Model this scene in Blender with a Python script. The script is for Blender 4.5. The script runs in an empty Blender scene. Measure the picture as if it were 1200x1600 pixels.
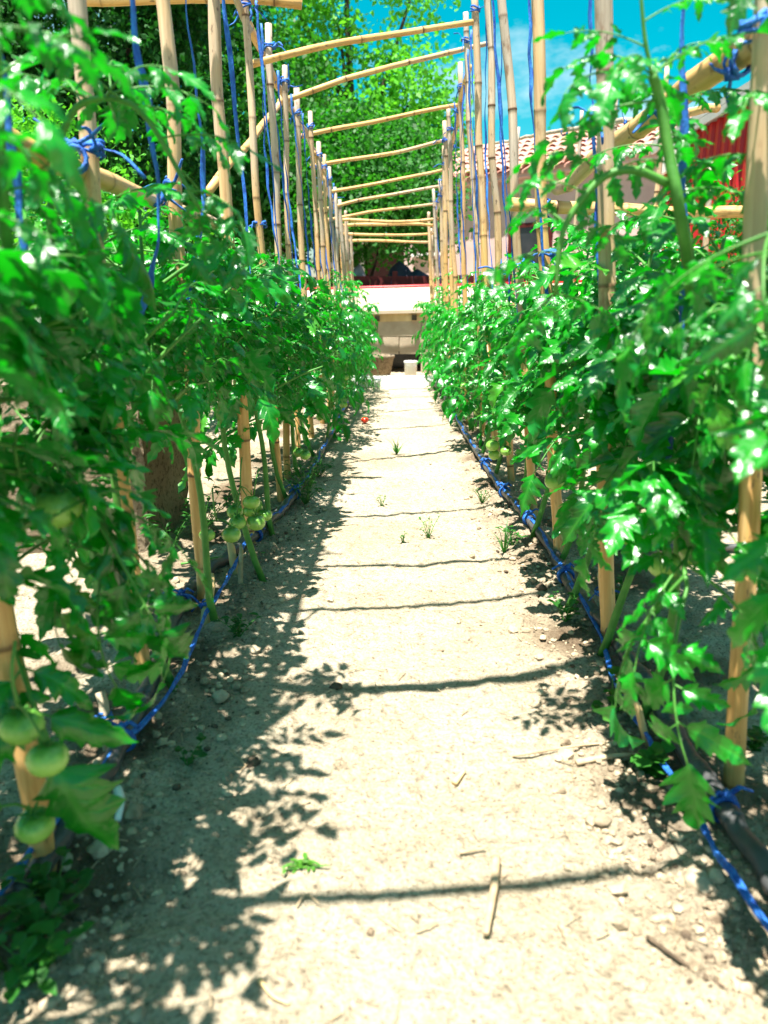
import bpy, math, random
import numpy as np
from mathutils import Vector, Matrix, noise
R = math.radians
scene = bpy.context.scene
COL = scene.collection

# ------------------------------------------------------------------ camera, sky, sun, exposure
cd = bpy.data.cameras.new('camera')
cam = bpy.data.objects.new('camera', cd)
COL.objects.link(cam)
cam.location = (0, 0, .8)
cam.rotation_euler = (R(90 - 15.6), 0, R(.8))
cd.sensor_fit = 'VERTICAL'; cd.sensor_height = 36; cd.lens = 26.55
cd.clip_start = .02; cd.clip_end = 2000
cd.dof.use_dof = True; cd.dof.focus_distance = 2.6; cd.dof.aperture_fstop = 3.7
scene.camera = cam

SUN_DIR = Vector((-.15, -.25, 1)).normalized()
sd = bpy.data.lights.new('sun', 'SUN')
sd.energy = 5; sd.angle = R(.53); sd.color = (1, .96, .88)
sun = bpy.data.objects.new('sun', sd)
COL.objects.link(sun)
sun.rotation_euler = SUN_DIR.to_track_quat('Z', 'Y').to_euler()
sun.location = (-3, -5, 20)

w = bpy.data.worlds.new('World'); scene.world = w
w.use_nodes = True
nt = w.node_tree; nt.nodes.clear()
def wn(t, **k):
    n = nt.nodes.new(t)
    for a, v in k.items(): setattr(n, a, v)
    return n
sky = wn('ShaderNodeTexSky', sky_type='NISHITA', sun_disc=False)
sky.sun_elevation = math.asin(SUN_DIR.z); sky.sun_rotation = math.atan2(SUN_DIR.x, SUN_DIR.y)
sky.air_density = 1.0; sky.dust_density = 1.0; sky.ozone_density = 1.5
hs = wn('ShaderNodeHueSaturation'); hs.inputs['Hue'].default_value = .44
hs.inputs['Saturation'].default_value = 1.75; hs.inputs['Value'].default_value = 1.0
nt.links.new(sky.outputs[0], hs.inputs['Color'])
tc = wn('ShaderNodeTexCoord')
mp = wn('ShaderNodeMapping'); mp.inputs['Scale'].default_value = (1.6, 1.6, 3.2); mp.inputs['Location'].default_value = (.37, .1, .2)
nt.links.new(tc.outputs['Generated'], mp.inputs['Vector'])
nz = wn('ShaderNodeTexNoise'); nz.inputs['Scale'].default_value = 2.2; nz.inputs['Detail'].default_value = 7; nz.inputs['Roughness'].default_value = .6
nt.links.new(mp.outputs[0], nz.inputs['Vector'])
cr = wn('ShaderNodeValToRGB')
cr.color_ramp.elements[0].position = .50; cr.color_ramp.elements[0].color = (0, 0, 0, 1)
cr.color_ramp.elements[1].position = .74; cr.color_ramp.elements[1].color = (1, 1, 1, 1)
nt.links.new(nz.outputs[0], cr.inputs[0])
mx = wn('ShaderNodeMix', data_type='RGBA')
nt.links.new(cr.outputs[0], mx.inputs[0]); nt.links.new(hs.outputs[0], mx.inputs[6])
mx.inputs[7].default_value = (7, 8, 8.5, 1)
bg = wn('ShaderNodeBackground'); bg.inputs[1].default_value = .05
nt.links.new(mx.outputs[2], bg.inputs[0])
wo = wn('ShaderNodeOutputWorld'); nt.links.new(bg.outputs[0], wo.inputs[0])

scene.view_settings.view_transform = 'Standard'
scene.view_settings.look = 'None'
scene.view_settings.gamma = 1
scene.view_settings.use_curve_mapping = False
scene.view_settings.exposure = 1.8
scene.render.engine = 'CYCLES'
scene.cycles.use_denoising = True
scene.cycles.max_bounces = 7; scene.cycles.transparent_max_bounces = 4
scene.cycles.diffuse_bounces = 4; scene.cycles.glossy_bounces = 3; scene.cycles.transmission_bounces = 4
scene.cycles.sample_clamp_indirect = 6

# ------------------------------------------------------------------ materials
MATS = {}
class NB:
    """small node-tree helper"""
    def __init__(self, name):
        m = bpy.data.materials.new(name); m.use_nodes = True
        self.m = m; self.t = m.node_tree; self.t.nodes.clear()
        self.out = self.n('ShaderNodeOutputMaterial')
        MATS[name] = m
    def n(self, t, **k):
        x = self.t.nodes.new(t)
        for a, v in k.items(): setattr(x, a, v)
        return x
    def l(self, a, b): self.t.links.new(a, b)
    def noise(self, vec, scale, detail=4, rough=.55, dist=0):
        x = self.n('ShaderNodeTexNoise'); x.inputs['Scale'].default_value = scale
        x.inputs['Detail'].default_value = detail; x.inputs['Roughness'].default_value = rough
        x.inputs['Distortion'].default_value = dist
        if vec is not None: self.l(vec, x.inputs['Vector'])
        return x.outputs[0]
    def ramp(self, fac, stops):
        x = self.n('ShaderNodeValToRGB'); e = x.color_ramp.elements
        e[0].position, e[1].position = stops[0][0], stops[-1][0]
        for s in stops[1:-1]: e.new(s[0])
        for el, s in zip(sorted(e, key=lambda q: q.position), stops): el.color = (*s[1], 1)
        self.l(fac, x.inputs[0]); return x.outputs[0]
    def mix(self, fac, a, b, blend='MIX'):
        x = self.n('ShaderNodeMix', data_type='RGBA', blend_type=blend)
        for v, i in ((fac, 0), (a, 6), (b, 7)):
            if isinstance(v, (int, float)): x.inputs[i].default_value = v
            elif isinstance(v, tuple): x.inputs[i].default_value = (*v, 1)
            else: self.l(v, x.inputs[i])
        return x.outputs[2]
    def math(self, op, a, b=None, c=None):
        x = self.n('ShaderNodeMath', operation=op)
        for i, v in enumerate((a, b, c)):
            if v is None: continue
            if isinstance(v, (int, float)): x.inputs[i].default_value = v
            else: self.l(v, x.inputs[i])
        return x.outputs[0]
    def mapping(self, vec, scale=(1, 1, 1)):
        x = self.n('ShaderNodeMapping'); x.inputs['Scale'].default_value = scale
        self.l(vec, x.inputs['Vector']); return x.outputs[0]
    def bump(self, h, strength=.5, dist=.01, normal=None):
        x = self.n('ShaderNodeBump'); x.inputs['Strength'].default_value = strength
        x.inputs['Distance'].default_value = dist; self.l(h, x.inputs['Height'])
        if normal is not None: self.l(normal, x.inputs['Normal'])
        return x.outputs[0]
    def bsdf(self, color, rough=.6, spec=.4, normal=None, **k):
        x = self.n('ShaderNodeBsdfPrincipled')
        for v, i in ((color, 'Base Color'), (rough, 'Roughness'), (spec, 'Specular IOR Level')):
            if isinstance(v, (int, float)): x.inputs[i].default_value = v
            elif isinstance(v, tuple): x.inputs[i].default_value = (*v, 1)
            else: self.l(v, x.inputs[i])
        if normal is not None: self.l(normal, x.inputs['Normal'])
        for a, v in k.items(): x.inputs[a].default_value = v
        return x.outputs[0]
    def finish(self, sh): self.l(sh, self.out.inputs[0]); return self.m
def coords(b, kind='Object'):
    return b.n('ShaderNodeTexCoord').outputs[kind]

def plain(name, c1, c2, scale=20, rough=.7, spec=.3, bs=.3, bd=.004, stretch=(1, 1, 1)):
    b = NB(name); v = b.mapping(coords(b), stretch)
    f = b.noise(v, scale, 5, .6)
    col = b.ramp(f, [(.3, c1), (.7, c2)])
    f2 = b.noise(v, scale * 4, 3)
    return b.finish(b.bsdf(col, rough, spec, b.bump(f2, bs, bd)))

def leaf_material(name, top_a, top_b, under, trans, rough=.36, tmix=.3, veins=True, spec=1.0):
    b = NB(name)
    oi = b.n('ShaderNodeObjectInfo').outputs['Random']
    geo = b.n('ShaderNodeNewGeometry')
    v = coords(b, 'Object')
    n1 = b.noise(geo.outputs['Position'], 9, 3)
    f = b.math('ADD', b.math('MULTIPLY', n1, .75), b.math('MULTIPLY', oi, .25))
    top = b.ramp(f, [(.3, top_a), (.68, top_b)])
    yel = b.ramp(oi, [(.90, (0, 0, 0)), (.96, (1, 1, 1))])
    top = b.mix(b.math('MULTIPLY', yel, .5), top, (.09, .22, .015))
    nrm = None
    if veins:
        uv = b.n('ShaderNodeUVMap').outputs[0]
        sp = b.n('ShaderNodeSeparateXYZ'); b.l(uv, sp.inputs[0])
        au = b.math('ABSOLUTE', b.math('SUBTRACT', sp.outputs[0], .5))
        mid = b.math('SMOOTH_MIN', b.math('MULTIPLY', au, 14), 1, .2)
        ph = b.math('SUBTRACT', sp.outputs[1], b.math('MULTIPLY', au, .55))
        sv = b.math('MULTIPLY', b.math('ABSOLUTE', b.math('SINE', b.math('MULTIPLY', ph, 22))), 3)
        sv = b.math('MINIMUM', sv, 1)
        ve = b.math('MINIMUM', mid, sv)
        top = b.mix(b.math('MULTIPLY', b.math('SUBTRACT', 1, ve), .4), top, (.05, .30, .02))
        h = b.math('ADD', b.math('MULTIPLY', ve, .7), b.math('MULTIPLY', b.noise(v, 160, 2), .35))
        nrm = b.bump(h, .35, .003)
    col = b.mix(geo.outputs['Backfacing'], top, under)
    p = b.bsdf(col, rough, spec, nrm, **({'Sheen Weight': .10, 'Sheen Roughness': .4} if spec > .9 else {}))
    tr = b.n('ShaderNodeBsdfTranslucent'); tr.inputs[0].default_value = (*trans, 1)
    ms = b.n('ShaderNodeMixShader'); ms.inputs[0].default_value = tmix
    b.l(p, ms.inputs[1]); b.l(tr.outputs[0], ms.inputs[2])
    return b.finish(ms.outputs[0])

M_LEAF = leaf_material('tomato_leaf', (.0015, .045, .004), (.005, .27, .008), (.010, .17, .03), (.008, .55, .004), rough=.34, tmix=.28, spec=.8)
M_LEAF_FAR = leaf_material('tomato_leaf_far', (.0015, .045, .004), (.005, .27, .008), (.010, .17, .03), (.008, .55, .004), rough=.33, tmix=.28, veins=False, spec=.8)
M_WEED = leaf_material('weed_leaf', (.012, .07, .01), (.03, .16, .015), (.04, .14, .03), (.04, .28, .012), rough=.5, tmix=.25, veins=False, spec=.4)
M_TREE = leaf_material('tree_leaf', (.008, .06, .006), (.03, .18, .012), (.03, .14, .02), (.05, .36, .012), rough=.55, tmix=.32, veins=False, spec=.3)
M_TREE2 = leaf_material('bright_tree_leaf', (.03, .19, .012), (.11, .46, .025), (.08, .32, .03), (.15, .6, .02), rough=.55, tmix=.38, veins=False, spec=.3)
M_DARKTREE = leaf_material('evergreen_leaf', (.004, .035, .005), (.014, .12, .010), (.01, .06, .010), (.02, .2, .01), rough=.6, tmix=.15, veins=False, spec=.12)
M_STEM = plain('tomato_stem', (.035, .16, .018), (.085, .26, .04), 30, .55, .4, .3, .002)
M_BARK = plain('bark', (.03, .022, .015), (.08, .06, .04), 8, .9, .2, .8, .03, (1, 1, .25))

def bamboo_material():
    b = NB('bamboo')
    v = coords(b); oi = b.n('ShaderNodeObjectInfo').outputs['Random']
    vs = b.mapping(v, (60, 60, 2.2))
    st = b.noise(vs, 1.0, 5, .65)
    big = b.noise(b.mapping(v, (3, 3, 1.6)), 1.6, 3)
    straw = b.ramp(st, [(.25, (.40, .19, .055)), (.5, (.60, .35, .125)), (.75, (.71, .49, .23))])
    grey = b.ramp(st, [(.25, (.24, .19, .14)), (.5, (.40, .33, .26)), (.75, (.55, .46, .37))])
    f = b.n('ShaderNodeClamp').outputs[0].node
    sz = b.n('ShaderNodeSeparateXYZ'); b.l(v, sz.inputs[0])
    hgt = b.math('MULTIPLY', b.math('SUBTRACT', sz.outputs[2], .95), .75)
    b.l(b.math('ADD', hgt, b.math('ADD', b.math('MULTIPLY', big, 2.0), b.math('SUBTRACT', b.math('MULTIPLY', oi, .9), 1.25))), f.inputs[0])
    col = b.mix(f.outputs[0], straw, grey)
    stain = b.ramp(b.noise(b.mapping(v, (9, 9, 5)), 2.5, 4, .6), [(.58, (0, 0, 0)), (.72, (1, 1, 1))])
    col = b.mix(b.math('MULTIPLY', stain, .75), col, (.17, .07, .025))
    speck = b.ramp(b.noise(b.mapping(v, (70, 70, 22)), 1.0, 3, .6), [(.64, (0, 0, 0)), (.70, (1, 1, 1))])
    col = b.mix(b.math('MULTIPLY', speck, .7), col, (.09, .06, .04))
    at = b.n('ShaderNodeAttribute', attribute_name='node')
    col = b.mix(b.math('MULTIPLY', at.outputs['Fac'], 1.0), col, (.085, .038, .015))
    return b.finish(b.bsdf(col, .48, .35, b.bump(st, .6, .004)))
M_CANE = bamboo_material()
M_WOOD = plain('split_wood', (.45, .30, .13), (.70, .52, .28), 6, .7, .25, .4, .003, (1, 1, .2))
M_DRY = plain('dry_twig', (.30, .20, .11), (.52, .40, .26), 30, .85, .2, .4, .002)
M_TWINE = plain('blue_twine', (.003, .025, .24), (.03, .20, .60), 28, .6, .35, .8, .003, (2.5, 2.5, 1))
M_HOSE = plain('hose_plastic', (.03, .03, .034), (.10, .098, .095), 14, .42, .5, .15, .001)
def tomato_material():
    b = NB('green_tomato'); v = coords(b)
    sz = b.n('ShaderNodeSeparateXYZ'); b.l(v, sz.inputs[0])
    g = b.math('ADD', sz.outputs[2], b.math('MULTIPLY', b.math('SUBTRACT', b.noise(v, 2.5, 3), .5), .9))
    col = b.ramp(g, [(.0, (.24, .47, .08)), (.35, (.18, .41, .06)), (.85, (.05, .20, .025))])
    oi = b.n('ShaderNodeObjectInfo').outputs['Random']
    col = b.mix(b.math('MULTIPLY', oi, .35), col, (.22, .36, .09))
    sp = b.ramp(b.noise(v, 14, 3), [(.62, (0, 0, 0)), (.72, (1, 1, 1))])
    col = b.mix(b.math('MULTIPLY', sp, .25), col, (.30, .42, .16))
    return b.finish(b.bsdf(col, .24, .5, b.bump(b.noise(v, 6, 2), .1, .05)))
M_TOM = tomato_material()
M_RIPE = plain('ripe_tomato', (.55, .02, .01), (.65, .05, .01), 12, .2, .5, .02, .001)
M_YEL = plain('tomato_flower', (.75, .5, .02), (.85, .6, .04), 12, .6, .3)
M_STONE = plain('stone', (.28, .22, .15), (.50, .41, .29), 30, .9, .2, .6, .004)
M_TUFF = None

def soil_material():
    b = NB('dry_soil')
    v = coords(b)
    a = b.noise(v, 2.2, 4, .6); c = b.noise(v, 38, 6, .7); d = b.noise(v, 160, 4, .7)
    col = b.ramp(a, [(.3, (.42, .335, .225)), (.65, (.55, .465, .34))])
    grain = b.ramp(c, [(.32, (.40, .38, .36)), (.50, (1, 1, 1))])
    col = b.mix(.75, col, grain, 'MULTIPLY')
    fine = b.ramp(d, [(.34, (.22, .19, .16)), (.45, (.9, .9, .9)), (.6, (1.1, 1.1, 1.1))])
    col = b.mix(.8, col, fine, 'MULTIPLY')
    bed_shade = b.n('ShaderNodeAttribute', attribute_name='bed_shade').outputs['Fac']
    col = b.mix(b.math('MULTIPLY', bed_shade, .85), col, (.115, .075, .045))  # bed soil darkened in the colour to deepen the shade under the rows
    vor = b.n('ShaderNodeTexVoronoi'); vor.inputs['Scale'].default_value = 75; b.l(v, vor.inputs['Vector'])
    h = b.math('ADD', b.math('MULTIPLY', c, .9), b.math('ADD', b.math('MULTIPLY', d, .35), b.math('MULTIPLY', vor.outputs['Distance'], .35)))
    return b.finish(b.bsdf(col, .95, .12, b.bump(h, 1.0, .022)))
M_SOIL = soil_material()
M_CRUMB = plain('soil_crumb', (.10, .07, .045), (.55, .44, .30), 22, .95, .12, .6, .003)
M_DARKCLOD = plain('dark_clod', (.05, .036, .025), (.17, .12, .08), 40, .9, .15, .8, .004)
def tuff_material():
    b = NB('rough_tuff'); v = coords(b)
    a = b.noise(v, 4, 4); c = b.noise(v, 45, 5, .75)
    col = b.ramp(a, [(.3, (.20, .15, .10)), (.7, (.36, .29, .2))])
    col = b.mix(.85, col, b.ramp(c, [(.35, (.16, .14, .12)), (.5, (1, 1, 1))]), 'MULTIPLY')
    return b.finish(b.bsdf(col, .95, .1, b.bump(c, 1, .02)))
M_TUFF = tuff_material()
M_CONC = plain('pale_concrete', (.30, .235, .165), (.46, .38, .28), 5, .9, .2, .4, .006)
M_SLAB = plain('pale_roof_sheet', (.44, .35, .25), (.52, .42, .31), 2, .8, .2, .15, .003)
M_PLASTER = plain('pink_plaster', (.50, .34, .31), (.62, .45, .41), 1.5, .9, .2, .3, .006)
M_TILE = plain('clay_tile', (.42, .20, .15), (.58, .34, .27), 9, .85, .2, .4, .006)
M_RED = plain('red_sheet', (.36, .006, .010), (.46, .010, .014), 2, .45, .4, .05, .002)
M_DARKRED = plain('dark_red_board', (.055, .004, .004), (.09, .007, .006), 3, .6, .3, .2, .004)
M_WHITE = plain('white_paint', (.70, .68, .64), (.80, .78, .74), 3, .5, .4, .1, .002)
M_GREYMETAL = plain('grey_metal', (.30, .30, .30), (.48, .47, .45), 4, .5, .5, .1, .002)
M_DARK = plain('dark_glass', (.01, .012, .015), (.03, .03, .035), 4, .2, .5, .02, .001)
M_LILAC = plain('lilac_cover', (.45, .40, .50), (.58, .53, .62), 4, .6, .3, .3, .01)
M_BLUEGREY = plain('dark_cover', (.03, .04, .08), (.07, .08, .13), 4, .6, .3, .3, .01)

# ------------------------------------------------------------------ mesh helpers
class MB:
    def __init__(self):
        self.v = []; self.f = []; self.uv = []; self.mi = []; self.att = []
    def add(self, vs, fs, mi=0, uvs=None, att=None):
        o = len(self.v); self.v += [tuple(p) for p in vs]
        for f in fs:
            self.f.append(tuple(i + o for i in f)); self.mi.append(mi)
        self.uv += uvs if uvs is not None else [(0, 0)] * len(vs)
        self.att += att if att is not None else [0.] * len(vs)
    def tube(self, pts, rad, sides=6, mi=0, flat=1, twist=0, cap=True, att=None):
        pts = [Vector(p) for p in pts]; n = len(pts)
        if isinstance(rad, (int, float)): rad = [rad] * n
        t0 = (pts[1] - pts[0]).normalized()
        ref = Vector((1, 0, 0)) if abs(t0.x) < .8 else Vector((0, 1, 0))
        nrm = (ref - t0 * ref.dot(t0)).normalized()
        vs = []; aa = []
        for i, p in enumerate(pts):
            t = (pts[min(i + 1, n - 1)] - pts[max(i - 1, 0)]).normalized()
            nrm = (nrm - t * nrm.dot(t)).normalized(); bn = t.cross(nrm)
            for k in range(sides):
                a = 2 * math.pi * k / sides
                x, y = math.cos(a) * rad[i], math.sin(a) * rad[i] * flat
                tw = twist * i / max(n - 1, 1)
                x, y = x * math.cos(tw) - y * math.sin(tw), x * math.sin(tw) + y * math.cos(tw)
                vs.append(p + nrm * x + bn * y); aa.append(att[i] if att else 0.)
        fs = [(i * sides + k, i * sides + (k + 1) % sides, (i + 1) * sides + (k + 1) % sides, (i + 1) * sides + k) for i in range(n - 1) for k in range(sides)]
        if cap: fs += [tuple(range(sides))[::-1], tuple(range((n - 1) * sides, n * sides))]
        self.add(vs, fs, mi, None, aa)
    def box(self, c, s, mi=0, rz=0):
        cx, cy, cz = c; a, b, d = s[0] / 2, s[1] / 2, s[2] / 2
        vs = []
        for x in (-a, a):
            for y in (-b, b):
                for z in (-d, d):
                    vs.append((cx + x * math.cos(rz) - y * math.sin(rz), cy + x * math.sin(rz) + y * math.cos(rz), cz + z))
        self.add(vs, [(0, 1, 3, 2), (4, 6, 7, 5), (0, 4, 5, 1), (2, 3, 7, 6), (0, 2, 6, 4), (1, 5, 7, 3)], mi)
    def lathe(self, prof, sides=14, mi=0, c=(0, 0, 0)):
        vs = [(c[0] + r * math.cos(2 * math.pi * k / sides), c[1] + r * math.sin(2 * math.pi * k / sides), c[2] + z) for r, z in prof for k in range(sides)]
        fs = [(i * sides + k, i * sides + (k + 1) % sides, (i + 1) * sides + (k + 1) % sides, (i + 1) * sides + k) for i in range(len(prof) - 1) for k in range(sides)]
        self.add(vs, fs, mi)
    def mesh(self, name, mats, smooth=True):
        me = bpy.data.meshes.new(name)
        me.from_pydata(self.v, [], self.f)
        for m in (mats if isinstance(mats, (list, tuple)) else [mats]): me.materials.append(m)
        me.polygons.foreach_set('material_index', self.mi)
        me.polygons.foreach_set('use_smooth', [smooth] * len(self.f))
        li = np.empty(len(me.loops), dtype=np.int32); me.loops.foreach_get('vertex_index', li)
        uv = np.array(self.uv, dtype=np.float32)[li]
        me.uv_layers.new(name='UVMap').data.foreach_set('uv', uv.ravel())
        if any(self.att):
            me.attributes.new('node', 'FLOAT', 'POINT').data.foreach_set('value', self.att)
        me.update()
        return me
    def build(self, name, mats, parent=None, smooth=True):
        return link(name, self.mesh(name, mats, smooth), parent)
def link(name, data, parent=None, mat=None):
    o = bpy.data.objects.new(name, data); COL.objects.link(o)
    if parent is not None: o.parent = parent
    if mat is not None: o.matrix_basis = mat
    return o
def tag(o, label, cat, group=None, kind=None):
    o['label'] = label; o['category'] = cat
    if group: o['group'] = group
    if kind: o['kind'] = kind
    return o
def empty(name, loc=(0, 0, 0), rz=0):
    o = link(name, None); o.location = loc; o.rotation_euler = (0, 0, rz); o.empty_display_size = .05
    return o
ORD = ['first', 'second', 'third', 'fourth', 'fifth', 'sixth', 'seventh', 'eighth', 'ninth', 'tenth', 'eleventh', 'twelfth', 'thirteenth', 'fourteenth', 'fifteenth', 'sixteenth', 'seventeenth', 'eighteenth', 'nineteenth', 'twentieth', 'twenty-first', 'twenty-second']
def smoothpath(pts, n):
    """Catmull-Rom through pts"""
    P = [Vector(p) for p in pts]; P = [P[0] * 2 - P[1]] + P + [P[-1] * 2 - P[-2]]
    out = []; m = len(P) - 3
    for i in range(n + 1):
        u = i / n * m; k = min(int(u), m - 1); t = u - k
        a, b, c, d = P[k:k + 4]
        out.append(.5 * ((2 * b) + (c - a) * t + (2 * a - 5 * b + 4 * c - d) * t * t + (3 * b - a - 3 * c + d) * t ** 3))
    return out

# ------------------------------------------------------------------ ground
def ground_z(x, y):
    p = Vector((x, y, 0))
    ax = abs(x)
    bed = min(max((ax - .26) / .16, 0), 1)
    z = .010 * noise.noise(p * 2.1) + .006 * noise.noise(p * 6.3 + Vector((3, 1, 0)))
    rough = .8 + .95 * bed
    if y < 12:
        z += rough * (.008 * noise.noise(p * 17) + .006 * noise.noise(p * 41 + Vector((0, 5, 0))) + .0035 * noise.noise(p * 83))
        z += bed * .012 * max(0, noise.noise(p * 9 + Vector((7, 7, 0))))
    z += .012 * bed * math.exp(-((ax - .46) / .12) ** 2)
    # crumbled hollows beside the right hose
    for hx, hy, r, d in ((.385, .965, .05, .028), (.46, .80, .07, .03), (.40, 2.05, .05, .015), (-.40, .84, .09, .02), (.44, 1.18, .05, .02)):
        q = ((x - hx) ** 2 + (y - hy) ** 2) / (r * r)
        if q < 6: z -= d * math.exp(-q) * (1 + .6 * noise.noise(p * 60))
    return z
def make_ground():
    def axis(dense0, dense1, step, lo, hi, g=1.22):
        a = list(np.arange(dense0, dense1 + step * .5, step))
        s = step; v = a[-1]
        while v < hi: s = min(s * g, (hi - v) if hi - v < s * g else s * g); v += s; a.append(v)
        s = step; v = a[0]; b = []
        while v > lo: s = s * g; v -= s; b.append(v)
        return b[::-1] + a
    xs = axis(-.78, .78, .012, -400, 400)
    ys = axis(.45, 2.3, .012, -60, 900, 1.02)
    # the far part of ys grows gently up to ~12 m, then fast
    ys2 = [v for v in ys if v < 12]; s = .3; v = ys2[-1]
    while v < 900: s *= 1.4; v += s; ys2.append(v)
    ys2 = [v for v in ys2 if v >= .45]; s = .012; v = ys2[0]; pre = []
    while v > -60: s *= 1.4; v -= s; pre.append(v)
    ys = pre[::-1] + ys2
    nx, ny = len(xs), len(ys)
    V = []; bed_shade = []
    for y in ys:
        for x in xs:
            z = ground_z(x, y) if (abs(x) < 6 and -1 < y < 12) else 0.
            V.append((x, y, z))
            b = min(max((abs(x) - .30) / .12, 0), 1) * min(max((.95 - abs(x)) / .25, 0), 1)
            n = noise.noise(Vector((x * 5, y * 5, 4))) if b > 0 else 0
            bed_shade.append(max(0, min(1, b * (.5 + 1.5 * n))))  # mask for the painted shade along both beds, broken up by noise
    F = [(j * nx + i, j * nx + i + 1, (j + 1) * nx + i + 1, (j + 1) * nx + i) for j in range(ny - 1) for i in range(nx - 1)]
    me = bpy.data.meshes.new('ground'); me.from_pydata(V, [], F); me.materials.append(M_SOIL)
    me.polygons.foreach_set('use_smooth', [True] * len(F))
    me.attributes.new('bed_shade', 'FLOAT', 'POINT').data.foreach_set('value', bed_shade)
    o = link('ground', me); o['kind'] = 'structure'; o['label'] = 'dry sandy soil path and beds between the tomato rows'
make_ground()

# ------------------------------------------------------------------ far buildings
def rot_panel(mb, a, b, z0, z1, th, mi=0):
    """vertical slab from a to b (xy), thickness th"""
    a = Vector(a); b = Vector(b); d = (b - a); L = d.length; c = (a + b) / 2
    mb.box((c.x, c.y, (z0 + z1) / 2), (L, th, z1 - z0), mi, math.atan2(d.y, d.x))
def house():
    h = empty('pink_house', (2.2, 15, 0))
    tag(h, 'pink plastered house with clay tile roof beyond the right row', 'house')
    A = Vector((5.2, 9.9)); B = Vector((.25, 17.3))      # facade ends (right-near, left-far)
    A = Vector((6.4, 11.0)); B = Vector((.28, 17.0))
    off = Vector(h.location)
    u = (B - A).normalized(); nrm = Vector((u.y, -u.x));
    if nrm.y > 0: nrm = -nrm
    ZE = 2.95
    def P(s, o=0): return A + u * s + nrm * o
    L = (B - A).length
    def part(name, mat, parent, segs):
        mb = MB()
        for s0, s1, z0, z1, o, th in segs:
            p0, p1 = P(s0, o), P(s1, o)
            rot_panel(mb, p0 - off.xy, p1 - off.xy, z0, z1, th)
        return mb.build(name, mat, parent, False)
    # facade with one window opening near the far end and a porch opening
    wx0, wx1, wz0, wz1 = L - 1.05, L - .35, 1.75, 2.55
    part('wall', M_PLASTER, h, [(0, wx0, 0, ZE, 0, .25), (wx1, L, 0, ZE, 0, .25), (wx0, wx1, 0, wz0, 0, .25), (wx0, wx1, wz1, ZE, 0, .25)])
    part('side_wall', M_PLASTER, h, [(L - .1, L + .12, 0, ZE, -2.2, 4.1)])
    win = part('window', M_DARK, h, [(wx0, wx1, wz0, wz1, -.08, .03)])
    part('window_frame', M_DARKRED, win, [(wx0, wx1, wz1 - .07, wz1, .0, .1), (wx0, wx1, wz0, wz0 + .05, .0, .1), (wx0, wx0 + .06, wz0 + .05, wz1 - .07, 0, .1), (wx1 - .06, wx1, wz0 + .05, wz1 - .07, 0, .1)])
    part('window_sill', M_WHITE, win, [(wx0 - .06, wx1 + .06, wz0 - .06, wz0, .14, .16)])
    # second window further right
    win2 = part('window', M_DARK, h, [(L - 3.6, L - 2.8, 1.1, 2.1, .135, .02)])
    part('window_frame', M_DARKRED, win2, [(L - 3.66, L - 2.74, 2.1, 2.17, .15, .05), (L - 3.66, L - 2.74, 1.03, 1.1, .15, .05), (L - 3.67, L - 3.6, 1.1, 2.1, .15, .05), (L - 2.8, L - 2.73, 1.1, 2.1, .15, .05)])
    part('eave_board', M_PLASTER, h, [(-.1, L + .3, ZE - .02, ZE + .08, .12, .45)])
    # roof: sheet under the tiles, then each tile
    rise = .42
    mb = MB()
    a = P(-.2, .38) - off.xy; b = P(L + .35, .38) - off.xy; c = P(L + .35, -2.4) - off.xy; d = P(-.2, -2.4) - off.xy
    z0, z1 = ZE + .085, ZE + .085 + 2.78 * rise
    mb.add([(a.x, a.y, z0), (b.x, b.y, z0), (c.x, c.y, z1), (d.x, d.y, z1), (a.x, a.y, z0 - .05), (b.x, b.y, z0 - .05), (c.x, c.y, z1 - .05), (d.x, d.y, z1 - .05)],
           [(0, 1, 2, 3), (4, 7, 6, 5), (0, 4, 5, 1), (1, 5, 6, 2), (2, 6, 7, 3), (3, 7, 4, 0)])
    roof = mb.build('roof', M_TILE, h, False)
    t = MB(); TL = .46
    vs = []; n = 6
    for e, (yy, r, zz) in enumerate(((0, .095, .02), (TL, .075, -.005))):
        for k in range(n + 1):
            an = math.pi * k / n
            vs.append((math.cos(an) * r, yy, math.sin(an) * r + zz))
    t.add(vs, [(k, k + 1, n + 2 + k, n + 1 + k) for k in range(n)])
    tm = t.mesh('tile', M_TILE)
    slope = Vector((-nrm.x, -nrm.y, rise)).normalized()
    ex = Vector((u.x, u.y, 0)); ez = ex.cross(slope).normalized()
    if ez.z < 0: ez = -ez
    ex = slope.cross(ez)
    base = Matrix((ex, slope, ez)).transposed().to_4x4()
    rng = random.Random(3)
    for j in range(6):
        for i in range(int((L + .3) / .215)):
            s = -.05 + i * .215
            p = P(s, .42); o0 = Vector((p.x - off.x, p.y - off.y, z0 - .01)) + slope * (j * .40)
            link('tile', tm, roof, Matrix.Translation(o0 + Vector((0, 0, rng.uniform(0, .012)))) @ base @ Matrix.Rotation(rng.uniform(-.04, .04), 4, 'Z'))
    # porch posts
    for s in (L + .9, L + 1.9):
        p = P(s, .5) - off.xy
        mb = MB(); mb.box((p.x, p.y, 1.0), (.09, .09, 2.0)); mb.build('porch_post', M_WHITE, h, False)
    mb = MB(); p0 = P(L + .12, .5) - off.xy; p1 = P(L + 3.2, .5) - off.xy
    rot_panel(mb, p0, p1, 2.0, 2.1, .1); mb.build('porch_beam', M_WHITE, h, False)
    mb = MB(); p0 = P(L + .1, -.8) - off.xy; p1 = P(L + 3.4, -.8) - off.xy
    rot_panel(mb, p0, p1, 2.103, 2.16, 2.9); mb.build('porch_roof', M_TILE, h, False)
    mb = MB(); p0 = P(L + .13, -2.1) - off.xy; p1 = P(L + 3.4, -2.1) - off.xy
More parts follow.
